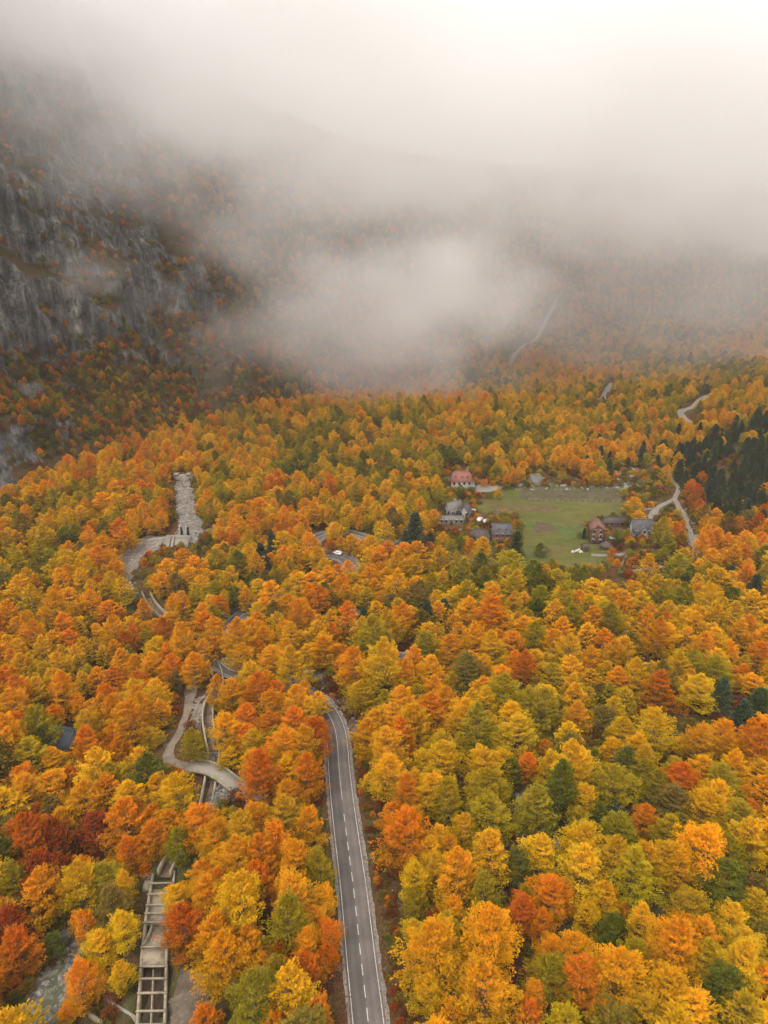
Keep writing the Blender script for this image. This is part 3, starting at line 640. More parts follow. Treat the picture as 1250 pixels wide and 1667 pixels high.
def mountain_material():
    m, n, l = mat('limestone_and_turf')
    out = n.new('ShaderNodeOutputMaterial'); b = n.new('ShaderNodeBsdfPrincipled')
    tc = n.new('ShaderNodeTexCoord').outputs['Object']
    at = n.new('ShaderNodeAttribute'); at.attribute_name = 'rock'
    fine = noise_node(n, l, tc, 0.5, 7, 0.7); mid = noise_node(n, l, tc, 0.07, 6, 0.65)
    mp = n.new('ShaderNodeMapping'); mp.inputs['Scale'].default_value = (0.16, 0.16, 0.018)
    l.new(tc, mp.inputs['Vector'])
    streak = noise_node(n, l, mp.outputs[0], 1.0, 6, 0.7)
    rockc = ramp(n, l, streak, [(0.32, (0.038, 0.037, 0.038)), (0.48, (0.12, 0.115, 0.108)), (0.60, (0.235, 0.22, 0.195)), (0.74, (0.46, 0.41, 0.33))])
    mp2 = n.new('ShaderNodeMapping'); mp2.inputs['Scale'].default_value = (0.55, 0.55, 0.11); l.new(tc, mp2.inputs['Vector'])
    crack = noise_node(n, l, mp2.outputs[0], 1.0, 7, 0.75)
    rockc = mixc(n, l, 0.85, rockc, ramp(n, l, crack, [(0.36, (0.22, 0.22, 0.24)), (0.5, (0.85, 0.85, 0.85)), (0.66, (1.5, 1.47, 1.4))]), 'MULTIPLY')
    rockc = mixc(n, l, 0.65, rockc, ramp(n, l, fine, [(0.3, (0.45, 0.45, 0.45)), (0.7, (1, 1, 1))]), 'MULTIPLY')
    turf = ramp(n, l, mid, [(0.32, (0.035, 0.038, 0.016)), (0.48, (0.085, 0.062, 0.024)), (0.6, (0.115, 0.056, 0.026)), (0.75, (0.065, 0.062, 0.025))])
    turf = mixc(n, l, 0.6, turf, ramp(n, l, fine, [(0.3, (0.4, 0.4, 0.4)), (0.7, (1.1, 1.1, 1.1))]), 'MULTIPLY')
    brk = n.new('ShaderNodeMath'); brk.operation = 'MULTIPLY_ADD'; l.new(fine, brk.inputs[0]); brk.inputs[1].default_value = 0.9; l.new(at.outputs['Fac'], brk.inputs[2])
    c = mixc(n, l, ramp(n, l, brk.outputs[0], [(0.72, (0, 0, 0)), (0.98, (1, 1, 1))]), turf, rockc)
    l.new(c, b.inputs['Base Color']); b.inputs['Roughness'].default_value = 0.95; b.inputs['Specular IOR Level'].default_value = 0.1
    bp = n.new('ShaderNodeBump'); bp.inputs['Strength'].default_value = 0.9; bp.inputs['Distance'].default_value = 1.5
    l.new(crack, bp.inputs['Height']); l.new(bp.outputs[0], b.inputs['Normal'])
    l.new(b.outputs[0], out.inputs['Surface'])
    return m
tag(obj('mountain', mountain_me, mountain_material()), kind='structure')
# ------------------------------------------------------------------ materials of built things
CONCRETE = simple_mat('concrete', (0.43, 0.36, 0.25), 0.22, 0.6, 0.9, 0.25, streak=(0.9, 0.9, 0.25))
CONCRETE_DARK = simple_mat('dark_concrete', (0.22, 0.16, 0.10), 0.45, 0.45, 0.85, 0.3, streak=(0.8, 0.25, 0.3))  # darker, browner concrete for the channel floors
CONCRETE_PALE = simple_mat('pale_concrete', (0.34, 0.30, 0.24), 0.16, 0.7, 0.9, 0.2)
GRAVEL = simple_mat('gravel', (0.255, 0.225, 0.185), 0.4, 1.6, 0.95, 0.8)
DIRT = simple_mat('dirt_track', (0.25, 0.195, 0.145), 0.28, 0.7, 0.95, 0.5)
WHITE = simple_mat('white_paint', (0.58, 0.56, 0.50), 0.32, 1.3, 0.7, 0.0)
STEEL = simple_mat('galvanised_steel', (0.50, 0.50, 0.48), 0.15, 3.0, 0.45, 0.1, metallic=0.6)
BLACK = simple_mat('black_iron', (0.02, 0.02, 0.02), 0.3, 3.0, 0.6, 0.1)
RUBBER = simple_mat('rubber', (0.015, 0.015, 0.015), 0.2, 4.0, 0.8, 0.1)
GLASS = simple_mat('dark_glass', (0.03, 0.035, 0.04), 0.2, 3.0, 0.12, 0.0, spec=0.6)
CAR_WHITE = simple_mat('white_car_paint', (0.75, 0.75, 0.73), 0.04, 2.0, 0.25, 0.0, spec=0.5)

def asphalt(name, col):
    m, n, l = mat(name)
    out = n.new('ShaderNodeOutputMaterial'); b = n.new('ShaderNodeBsdfPrincipled')
    tc = n.new('ShaderNodeTexCoord').outputs['Object']
    f1 = noise_node(n, l, tc, 0.22, 5, 0.6); f2 = noise_node(n, l, tc, 7.0, 4, 0.7)
    uv = n.new('ShaderNodeAttribute'); uv.attribute_name = 'across'
    wv = ramp(n, l, uv.outputs['Fac'], [(0.08, (1, 1, 1)), (0.28, (0.84, 0.84, 0.84)), (0.5, (1.06, 1.06, 1.06)), (0.74, (0.84, 0.84, 0.84)), (0.95, (1, 1, 1))])
    c = mixc(n, l, 0.8, ramp(n, l, f1, [(0.3, tuple(v * .66 for v in col)), (0.7, tuple(v * .98 for v in col))]), ramp(n, l, f2, [(0.25, (0.72, 0.72, 0.72)), (0.75, (1.15, 1.15, 1.15))]), 'MULTIPLY')
    c = mixc(n, l, 0.9, c, wv, 'MULTIPLY')
    l.new(c, b.inputs['Base Color']); b.inputs['Roughness'].default_value = 0.88; b.inputs['Specular IOR Level'].default_value = 0.25
    l.new(b.outputs[0], out.inputs['Surface'])
    return m
ASPHALT_OLD = asphalt('worn_asphalt', (0.190, 0.162, 0.142))
ASPHALT_NEW = asphalt('darker_asphalt', (0.136, 0.118, 0.105))

def offset(line, o):
    t = np.gradient(line[:, :2], axis=0)
    t /= np.maximum(np.hypot(t[:, 0], t[:, 1]), 1e-6)[:, None]
    r = np.array(line, float)
    r[:, 0] += t[:, 1] * o; r[:, 1] += -t[:, 0] * o            # positive: to the right of travel
    return r

def strip(name, line, o1, o2, dz, material, parent=None, rag=0.0, seed=1, cols=4):
    """a sheet along a line between two offsets; rag makes its edges uneven"""
    n = len(line)
    V, A = [], []
    s = np.arange(n)
    j1 = rag * fbm(s / 2.5, s * 0, seed=seed); j2 = rag * fbm(s / 2.5, s * 0 + 40, seed=seed)
    for k in range(cols + 1):
        f = k / cols
        o = (o1 + j1) * (1 - f) + (o2 + j2) * f
        t = np.gradient(line[:, :2], axis=0); t /= np.maximum(np.hypot(t[:, 0], t[:, 1]), 1e-6)[:, None]
        V.append(np.column_stack([line[:, 0] + t[:, 1] * o, line[:, 1] - t[:, 0] * o, line[:, 2] + dz])); A.append(np.full(n, f))
    V = np.concatenate(V)
    F = [(k * n + i, (k + 1) * n + i, (k + 1) * n + i + 1, k * n + i + 1) for k in range(cols) for i in range(n - 1)]
    me = mesh_from(name, V, F, True)
    a = me.attributes.new('across', 'FLOAT', 'POINT'); a.data.foreach_set('value', np.concatenate(A).astype(np.float32))
    return obj(name, me, material, parent)

# --- ground height as built (bilinear on the sheet)
def gz(x, y):
    x = np.asarray(x, float); y = np.asarray(y, float)
    i = np.clip(np.searchsorted(gx, x) - 1, 0, len(gx) - 2); j = np.clip(np.searchsorted(gy, y) - 1, 0, len(gy) - 2)
    fx = (x - gx[i]) / (gx[i + 1] - gx[i]); fy = (y - gy[j]) / (gy[j + 1] - gy[j])
    return GZ[j, i] * (1 - fx) * (1 - fy) + GZ[j, i + 1] * fx * (1 - fy) + GZ[j + 1, i] * (1 - fx) * fy + GZ[j + 1, i + 1] * fx * fy

def patch(name, poly, material, off=0.12, cell=1.0, rag=1.0, seed=5):
    p = np.array([q[:2] for q in poly], float)
    xs = np.arange(p[:, 0].min() - 2, p[:, 0].max() + 2, cell); ys = np.arange(p[:, 1].min() - 2, p[:, 1].max() + 2, cell)
    X, Y = np.meshgrid(xs, ys)
    k = len(xs)
    wx = rag * fbm(X / 4, Y / 4, seed=seed, octaves=3) * 1.6; wy = rag * fbm(X / 4, Y / 4, seed=seed + 9, octaves=3) * 1.6
    ins = in_poly(X + wx, Y + wy, poly)
    V = np.column_stack([X.ravel(), Y.ravel(), (gz(X, Y) + off).ravel()])
    jj, i2 = np.nonzero(ins[:-1, :-1])
    F = np.column_stack([jj * k + i2, jj * k + i2 + 1, (jj + 1) * k + i2 + 1, (jj + 1) * k + i2])
    used = np.unique(F); remap = np.zeros(len(V), int); remap[used] = np.arange(len(used))
    return tag(obj(name, mesh_from(name, V[used], remap[F], True), material), kind='structure')

# ------------------------------------------------------------------ the asphalt road
rl = ROADS['main']
_s = np.concatenate([[0], np.cumsum(np.hypot(*np.diff(rl[:, :2], axis=0).T))])
_t = np.arange(0, _s[-1], 0.6)
rl_fine = np.column_stack([np.interp(_t, _s, rl[:, k]) for k in range(3)])
road = tag(strip('road', rl_fine, -3.4, 3.45, -0.05, GRAVEL, None, 0.28, 3, 6), kind='structure')
strip('asphalt_lane', rl, -2.82, 0.0, 0.0, ASPHALT_NEW, road, 0.05, 5)
strip('asphalt_lane', rl, 0.0, 2.85, 0.003, ASPHALT_OLD, road, 0.05, 6)
strip('edge_line', rl, -2.50, -2.385, 0.022, WHITE, road, 0, 1, 1)
strip('edge_line', rl, 2.385, 2.50, 0.022, WHITE, road, 0, 1, 1)
seg = np.concatenate([[0], np.cumsum(np.hypot(*np.diff(rl[:, :2], axis=0).T))])
def along(s): return np.array([np.interp(s, seg, rl[:, k]) for k in range(3)])
s_solid = float(np.interp(119.0, rl[:40, 1], seg[:40]))
s0 = 1.0
while s0 + 2.2 < s_solid:
    strip('centre_dash', np.array([along(s0), along(s0 + 0.7), along(s0 + 1.4), along(s0 + 2.1)]), -0.07, 0.07, 0.026, WHITE, road, 0, 1, 1)
    s0 += 3.75
ks = int(np.searchsorted(seg, s_solid + 0.8))
strip('centre_line', rl[ks:], -0.06, 0.06, 0.024, WHITE, road, 0, 1, 1)

for key, nm in (('track', 'dirt_track'), ('lane', 'village_lane'), ('driveway', 'gravel_driveway'), ('drive', 'gravel_drive'), ('far_track', 'mountain_track'), ('far_path', 'mountain_path'), ('far_bend', 'mountain_road'), ('far_edge', 'mountain_road')):
    w = ROAD_HALF[key]
    if key == 'far_track':                             # it climbs on to the foot of the mountain
        ft = ROADS[key]
        for p in ft:
            dd = np.hypot(M_CTR[:, 0] - p[0], M_CTR[:, 1] - p[1]); q = int(np.argmin(dd))
            if dd[q] < 4: p[2] = max(p[2], M_CTR[q, 2])
        ft[:, 2] = np.convolve(np.pad(ft[:, 2], (3, 3), mode='edge'), np.ones(7) / 7, 'valid') + 0.9
    tag(strip(nm, ROADS[key], -w, w, 0.04 if key != 'far_track' else 0.3, DIRT if key == 'track' else GRAVEL, None, 1.0 if w < 3 else 0.3, 11, 4), kind='structure')

def guard_rail(name, line, label, height=0.75, material=STEEL):
    root = empty(name, tuple(line[0]))
    tag(root, label, 'guard rail')
    L = np.concatenate([[0], np.cumsum(np.hypot(*np.diff(line[:, :2], axis=0).T))])
    P = [Vector((np.interp(s, L, line[:, 0]), np.interp(s, L, line[:, 1]), np.interp(s, L, line[:, 2]))) - Vector(line[0]) for s in np.arange(0, L[-1], 2.0)]
    mb = MB()
    for a, b in zip(P[:-1], P[1:]):
        mb.bar(a + Vector((0, 0, height)), b + Vector((0, 0, height)), 0.09, 0.32)
    mb.build('rail', material, root)
    for p in P:
        MB().bar(p + Vector((0, 0, -0.6)), p + Vector((0, 0, height)), 0.12, 0.12).build('post', material, root)
def part_line(x_lo, x_hi, y_lo, y_hi, o):
    l_ = offset(rl, o); m = (rl[:, 0] > x_lo) & (rl[:, 0] < x_hi) & (rl[:, 1] > y_lo) & (rl[:, 1] < y_hi)
    return l_[m]
guard_rail('guard_rail', part_line(-60, -40, 180, 200, 3.0), 'pale steel guard rail inside the small road bend left of centre')
guard_rail('guard_rail', part_line(-24, -8, 227.5, 246, 3.0), 'steel guard rail along the road bend with the white car')
def line_wall(name, line, label, th, h, low=1.0, material=CONCRETE, parent=None):
    """a wall that follows a line; h above it and low below"""
    a, b = offset(line, -th / 2), offset(line, th / 2); n = len(line)
    V = np.concatenate([a - [0, 0, low], b - [0, 0, low], b + [0, 0, h], a + [0, 0, h]])
    F = []
    for k in range(4):
        q = (k + 1) % 4
        F += [(k * n + i, k * n + i + 1, q * n + i + 1, q * n + i) for i in range(n - 1)]
    F += [(0, n, 2 * n, 3 * n), (4 * n - 1, 3 * n - 1, 2 * n - 1, n - 1)]
    F = [tuple(reversed(f)) for f in F]
    o = obj(name, mesh_from(name, V, F), material, parent)
    if parent is None: tag(o, label, 'wall')
    return o
DARKSTONE = simple_mat('dark_masonry', (0.13, 0.11, 0.095), 0.4, 1.2, 0.9, 0.6)
line_wall('retaining_wall', part_line(-56, -42, 184, 203, -3.8), 'dark retaining wall on the outside of the small road bend', 0.5, 1.7, 1.0, DARKSTONE)

# ------------------------------------------------------------------ the concrete canal with its settling basin
def canal(name, key, label):
    line = CHANNELS[key]; half, deep = CHANNEL_SIZE[key]
    o0 = np.array([line[0, 0], line[0, 1], line[0, 2]])
    root = empty(name, tuple(o0)); tag(root, label, 'channel')
    loc = line - o0
    line_wall('side_wall', offset(loc, -half - 0.05), None, 0.42, 0.28, deep + 0.5, CONCRETE, root)
    line_wall('side_wall', offset(loc, half + 0.05), None, 0.42, 0.26, deep + 0.5, CONCRETE, root)
    strip('channel_floor', loc, -half, half, -deep, CONCRETE_DARK, root)
    return root, loc, o0
basin, bl, b0 = canal('settling_basin', 'basin', 'concrete settling basin with cross beams at the bottom left')
canal('canal', 'canal', 'narrow concrete water canal winding up the valley left of the road')
def at_y(Y):
    k = np.argsort(bl[:, 1])
    return np.array([np.interp(Y - b0[1], bl[k, 1], bl[k, 0]), Y - b0[1], np.interp(Y - b0[1], bl[k, 1], bl[k, 2])])
for Y in (70.6, 73.0, 75.2, 78.2, 80.7, 82.9, 86.6, 91.6, 93.5, 95.3, 97.7, 100.2):
    p = at_y(Y)
    MB().bar((p[0] - 2.5, p[1], p[2] + 0.42), (p[0] + 2.5, p[1] + 0.1, p[2] + 0.42), 0.30, 0.30).build('cross_beam', CONCRETE, basin)
div = np.array([at_y(Y) for Y in np.arange(66.5, 82.6, 2.0)])
line_wall('divider_wall', div, None, 0.22, 0.26, 2.4, CONCRETE, basin)
p, q = at_y(83.4), at_y(86.3)
mb = MB()
mb.prism([(p[0] - 2.05, p[1]), (p[0] + 2.05, p[1]), (q[0] + 2.05, q[1]), (q[0] - 2.05, q[1])], p[2] - 0.45, p[2] + 0.12)
mb.build('platform_slab', CONCRETE, basin)
p, q = at_y(86.4), at_y(92.0)
mb = MB(); a1, a2 = p[2] - 0.1, p[2] - 1.5
V = [(p[0] - 2.05, p[1], a1), (p[0] + 2.05, p[1], a1), (q[0] + 2.05, q[1], a2), (q[0] - 1.2, q[1], a2), (p[0] - 2.05, p[1], a1 - 1.5), (p[0] + 2.05, p[1], a1 - 1.5), (q[0] + 2.05, q[1], a2 - .5), (q[0] - 1.2, q[1], a2 - .5)]
mb.add(V, [(0, 1, 2, 3), (7, 6, 5, 4), (0, 4, 5, 1), (1, 5, 6, 2), (2, 6, 7, 3), (3, 7, 4, 0)]).build('ramp_slab', CONCRETE, basin)
p, q = at_y(92.2), at_y(99.8)
MB().prism([(p[0] - 2.05, p[1]), (p[0] + 2.05, p[1]), (q[0] + 2.05, q[1]), (q[0] - 2.05, q[1])], p[2] - 1.9, p[2] - 0.95).build('bed_slab', CONCRETE, basin)
p, q = at_y(86.8), at_y(91.4)
line_wall('wing_wall', np.array([p + [-2.3, 0, 0], p + [-1.9, 1.6, 0], q + [-0.9, -1.2, 0], q + [-0.85, 0, 0]]), None, 0.28, 0.3, 1.8, CONCRETE, basin)
# valve chamber and gate wheel at the basin head
p = at_y(100.6)
mb = MB().box(p[0] - 3.5, p[0] - 2.35, p[1] - 1.4, p[1] + 0.4, p[2] - 1.2, p[2] + 0.35); mb.build('valve_chamber', CONCRETE, basin)
mb = MB()
for k in range(14):
    a, b = 2 * math.pi * k / 14, 2 * math.pi * (k + 1) / 14
    mb.bar((p[0] - 2.9 + 0.55 * math.cos(a), p[1] + 0.5, p[2] + 0.95 + 0.55 * math.sin(a)), (p[0] - 2.9 + 0.55 * math.cos(b), p[1] + 0.5, p[2] + 0.95 + 0.55 * math.sin(b)), 0.1, 0.1)
mb.bar((p[0] - 2.9, p[1] + 0.5, p[2] + 0.2), (p[0] - 2.9, p[1] + 0.5, p[2] + 0.95), 0.12, 0.12)
mb.build('gate_wheel', CONCRETE_PALE, basin)
# spillway running off to the stream
sp = np.array([(-40.6, 74.6, -1.75), (-44.0, 76.6, -2.5), (-47.8, 79.0, -3.2)])
spill = empty('spillway', tuple(sp[0])); tag(spill, 'concrete spillway trough running left from the settling basin', 'spillway')
line_wall('side_wall', sp - sp[0], None, 0.4, 0.35, 2.5, CONCRETE_PALE, spill)
line_wall('side_wall', sp - sp[0] + np.array([-1.6, -2.4, -0.4]), None, 0.4, 0.3, 2.5, CONCRETE, spill)
strip('trough_floor', sp - sp[0] + np.array([-0.8, -1.2, -0.2]), -1.3, 1.3, -1.5, CONCRETE_PALE, spill)

# ------------------------------------------------------------------ bridge over the canal
tl = ROADS['track']
km = (tl[:, 0] > -49.5) & (tl[:, 0] < -31.5) & (tl[:, 1] < 134)
bl2 = tl[km]; bo = bl2[0].copy()
bridge = empty('canal_bridge', tuple(bo)); tag(bridge, 'small concrete bridge carrying the dirt track over the canal', 'bridge')
bz_ = bl2 - bo
_cd, _cz = poly_dist(bl2[:, 0], bl2[:, 1], CHANNELS['canal'])
_need = np.maximum(_cz[np.argmin(_cd)] + 0.28 + 0.5, bl2[:, 2] + 0.12)
bz_[:, 2] = bl2[:, 2] + 0.12 + (_need - bl2[:, 2] - 0.12) * (1 - sstep(2.0, 7.0, _cd)) - bo[2]
line_wall('deck', bz_, None, 4.0, 0.0, 0.45, CONCRETE_PALE, bridge)
line_wall('kerb', offset(bz_, 1.85), None, 0.3, 0.3, 0.7, CONCRETE, bridge)
line_wall('kerb', offset(bz_, -1.85), None, 0.3, 0.3, 0.7, CONCRETE, bridge)
_ai = int(np.argmin(_cd)); MB().box(bz_[_ai, 0] + 1.6, bz_[_ai, 0] + 2.3, bz_[_ai, 1] - 2.6, bz_[_ai, 1] + 1.0, -2.6, bz_[_ai, 2] - 0.5).build('abutment', CONCRETE, bridge)
gh = empty('gate_house', (-42.0, 134.6, 0.0)); gh.location.z = float(gz(-42.0, 134.6)); tag(gh, 'square concrete gate chamber on the canal just above the bridge', 'chamber')
mb = MB()
for x0, x1, y0, y1 in ((-2.0, 2.0, -1.9, -1.6), (-2.0, 2.0, 1.6, 1.9), (-2.0, -1.7, -1.597, 1.597), (1.7, 2.0, -1.597, 1.597)):
    mb.box(x0, x1, y0, y1, -2.0, 1.5)
mb.build('chamber_wall', CONCRETE, gh)
MB().box(-1.69, 1.69, -1.59, 1.59, 0.3, 0.9).build('chamber_floor', CONCRETE_PALE, gh)
MB().box(1.5, 1.62, -1.0, -0.88, 0.9, 3.0).build('gate_post', BLACK, gh)

# ------------------------------------------------------------------ the intake weir and the torrent above it
wr = empty('intake_weir', (-81.5, 254.5, 0)); wr.location.z = float(gz(-81.5, 254.5)) - 0.4
tag(wr, 'concrete intake weir with dark gates below the stony torrent', 'weir')
MB().box(-5.0, 4.2, -0.6, 0.9, -3.0, 3.0).build('weir_wall', CONCRETE_PALE, wr)
mb = MB().add([(-5.0, -0.603, 2.9), (4.2, -0.603, 2.9), (4.2, -5.5, -0.6), (-6.5, -5.5, -0.6), (-5.0, -0.603, -3), (4.2, -0.603, -3), (4.2, -5.5, -3), (-6.5, -5.5, -3)], [(3, 2, 1, 0), (4, 5, 6, 7), (0, 1, 5, 4), (1, 2, 6, 5), (2, 3, 7, 6), (3, 0, 4, 7)])
mb.build('apron_slab', CONCRETE_PALE, wr)
for x in (0.4, 2.9):
    gt = MB().box(x, x + 0.9, 1.6, 1.9, 0.5, 6.0).build('sluice_gate', BLACK, wr)
    MB().box(x - 0.25, x - 0.02, 1.55, 1.95, 0.5, 6.3).build('gate_frame', STEEL, gt)
for x in (-2.7, -1.2):
    MB().bar((x, -0.7, 3.2), (x, -5.6, -0.2), 0.22, 0.22).build('rail_beam', DARKSTONE, wr)
MB().box(-3.2, -0.8, -6.0, -5.65, -0.8, 0.1).build('sill_beam', DARKSTONE, wr)
line_wall('wing_wall', np.array([(-5.2, -0.5, 0.6), (-8.5, -4.5, -0.4), (-11.0, -9.0, -1.2), (-12.5, -13.5, -1.8)]), None, 0.8, 1.4, 2.0, CONCRETE_PALE, wr)
line_wall('wing_wall', np.array([(-5.2, 0.2, 1.6), (-9.5, 2.0, 0.8), (-13.5, 1.0, 0.4)]), None, 1.6, 0.6, 2.0, CONCRETE_PALE, wr)
cdz = float(gz(-96.5, 320.0))
cd = empty('check_dam', (-96.5, 320.0, cdz)); tag(cd, 'pale stone check dam across the head of the torrent', 'dam')
MB().box(-4.6, 4.4, -1.0, 1.0, -3, 2.6).build('dam_wall', CONCRETE_PALE, cd)
for x in (-3.4, 2.6):
    MB().box(x - 1.2, x + 1.2, -1.4, 1.4, 2.603, 3.2).build('dam_crest', CONCRETE_PALE, cd)

def bed_material(name, cols, scale=0.8):
    m, n, l = mat(name)
    out = n.new('ShaderNodeOutputMaterial'); b = n.new('ShaderNodeBsdfPrincipled')
    tc = n.new('ShaderNodeTexCoord').outputs['Object']
    f1 = noise_node(n, l, tc, scale, 7, 0.75); f2 = noise_node(n, l, tc, 0.12, 4, 0.6)
    c = ramp(n, l, f1, [(0.28, cols[0]), (0.5, cols[1]), (0.72, cols[2])])
    c = mixc(n, l, 0.9, c, ramp(n, l, f2, [(0.3, (0.5, 0.46, 0.42)), (0.7, (0.95, 0.95, 0.95))]), 'MULTIPLY')
    l.new(c, b.inputs['Base Color']); b.inputs['Roughness'].default_value = 0.95
    bp = n.new('ShaderNodeBump'); bp.inputs['Strength'].default_value = 0.8; bp.inputs['Distance'].default_value = 0.5
    l.new(f1, bp.inputs['Height']); l.new(bp.outputs[0], b.inputs['Normal'])
    l.new(b.outputs[0], out.inputs['Surface'])
    return m
BED = bed_material('torrent_gravel', [(0.10, 0.086, 0.07), (0.27, 0.235, 0.195), (0.45, 0.40, 0.34)])
SCREE = bed_material('scree', [(0.12, 0.11, 0.09), (0.27, 0.25, 0.21), (0.44, 0.41, 0.36)])
TORRENT = [(-100, 320), (-93.5, 320), (-88, 300), (-81, 280), (-74, 264), (-74, 254), (-86, 254), (-85.5, 268), (-91.5, 285), (-96.5, 302)]
WASH = [(-96.5, 258), (-86, 259), (-86, 252), (-90, 245), (-92.5, 236), (-91, 222), (-86, 214), (-90.5, 212), (-97, 217), (-101, 230), (-104, 240), (-101, 250)]
STREAMBED = [(-66, 62), (-55, 62), (-53.5, 76), (-53.5, 84), (-55, 91), (-57, 97), (-60, 99), (-61.5, 93), (-61, 87), (-63.5, 80), (-66, 72)]
RIPRAP = [(-41, 118), (-36, 119), (-31, 122), (-32, 128), (-36, 127), (-40, 125)]
GRAVEL_SLOPE = [(-39, 66), (-31.5, 66), (-28.5, 74), (-30, 80), (-35.5, 83), (-36.5, 78)]
TRACKSIDE = [(-51.5, 158), (-45, 160), (-45, 152), (-47, 143), (-51, 144)]
GULLY = [(-24, 170), (-18, 168), (-13.5, 158), (-8, 149), (-4.5, 140), (-7.5, 140), (-10.5, 149), (-16, 156), (-23, 163)]
BARE = [TORRENT, WASH, STREAMBED, GRAVEL_SLOPE, RIPRAP]
patch('torrent_bed', TORRENT, BED, 0.1)
patch('gravel_wash', WASH, bed_material('pale_wash', [(0.13, 0.105, 0.085), (0.27, 0.225, 0.185), (0.40, 0.345, 0.29)]), 0.1)
patch('stream_bed', STREAMBED, BED, 0.1, 0.8)
patch('gravel_slope', GRAVEL_SLOPE, bed_material('brown_gravel', [(0.10, 0.075, 0.052), (0.20, 0.155, 0.11), (0.32, 0.265, 0.21)]), 0.08, 0.7)
patch('trackside_rubble', TRACKSIDE, BED, 0.09, 0.7)
patch('gully_rubble', GULLY, bed_material('gully_soil', [(0.07, 0.045, 0.03), (0.17, 0.10, 0.065), (0.36, 0.32, 0.28)], 0.6), 0.08, 0.7)
wm, wn_, wl_ = mat('stream_water')
_o = wn_.new('ShaderNodeOutputMaterial'); _b = wn_.new('ShaderNodeBsdfPrincipled')
_b.inputs['Base Color'].default_value = (0.19, 0.20, 0.135, 1); _b.inputs['Roughness'].default_value = 0.12
_tc = wn_.new('ShaderNodeTexCoord').outputs['Object']; _bp = wn_.new('ShaderNodeBump'); _bp.inputs['Strength'].default_value = 0.35; _bp.inputs['Distance'].default_value = 0.15
wl_.new(noise_node(wn_, wl_, _tc, 1.8, 4), _bp.inputs['Height']); wl_.new(_bp.outputs[0], _b.inputs['Normal'])
wl_.new(mixc(wn_, wl_, ramp(wn_, wl_, noise_node(wn_, wl_, _tc, 0.6, 5), [(0.5, (0, 0, 0)), (0.66, (1, 1, 1))]), (0.10, 0.105, 0.065), (0.24, 0.24, 0.17)), _b.inputs['Base Color'])
wl_.new(_b.outputs[0], _o.inputs['Surface'])
patch('stream_water', [(-64, 62), (-57.5, 62), (-55.5, 74), (-56.5, 83), (-59, 88), (-61, 84), (-61.5, 77), (-64, 70)], wm, 0.28, 0.6)

# ------------------------------------------------------------------ stones
def rock_material(name):
    m, n, l = mat(name)
    out = n.new('ShaderNodeOutputMaterial'); b = n.new('ShaderNodeBsdfPrincipled')
    tc = n.new('ShaderNodeTexCoord').outputs['Object']
    f1 = noise_node(n, l, tc, 1.1, 7, 0.7); f2 = noise_node(n, l, tc, 0.35, 4, 0.6)
    at = n.new('ShaderNodeAttribute'); at.attribute_type = 'INSTANCER'; at.attribute_name = 'tint'
    c = ramp(n, l, f1, [(0.28, (0.28, 0.27, 0.25)), (0.5, (0.75, 0.74, 0.71)), (0.75, (1.15, 1.13, 1.08))])
    c = mixc(n, l, 1.0, c, at.outputs['Color'], 'MULTIPLY')
    c = mixc(n, l, ramp(n, l, f2, [(0.56, (0, 0, 0)), (0.68, (0.6, 0.6, 0.6))]), c, (0.075, 0.07, 0.035))
    l.new(c, b.inputs['Base Color']); b.inputs['Roughness'].default_value = 0.93; b.inputs['Specular IOR Level'].default_value = 0.15
    bp = n.new('ShaderNodeBump'); bp.inputs['Strength'].default_value = 0.7; bp.inputs['Distance'].default_value = 0.25
    l.new(f1, bp.inputs['Height']); l.new(bp.outputs[0], b.inputs['Normal'])
    l.new(b.outputs[0], out.inputs['Surface'])
    return m
ROCK = rock_material('limestone')
def rock_mesh(seed, sub=3):
    bm = bmesh.new(); bmesh.ops.create_icosphere(bm, subdivisions=sub, radius=1.0)
    V = np.array([v.co for v in bm.verts])
    g_ = np.random.default_rng(seed)
    for _ in range(9):                                # flat cuts give broken faces
        nrm = g_.normal(size=3); nrm /= np.linalg.norm(nrm); dd = g_.uniform(0.55, 0.85)
        s_ = V @ nrm - dd
        V = V - np.outer(np.maximum(s_, 0) * 0.9, nrm)
    V = V * (1 + 0.16 * fbm(V[:, 0] * 1.7 + seed, V[:, 1] * 1.7, V[:, 2] * 1.7, seed=seed, octaves=3))[:, None]
    for v, c in zip(bm.verts, V): v.co = c
    me = bpy.data.meshes.new('boulder'); bm.to_mesh(me); bm.free(); me.materials.append(ROCK)
    return me
ROCKS = [rock_mesh(k) for k in range(6)]
SMALL_ROCKS = [rock_mesh(20 + k, 1) for k in range(4)]
gr = np.random.default_rng(9)
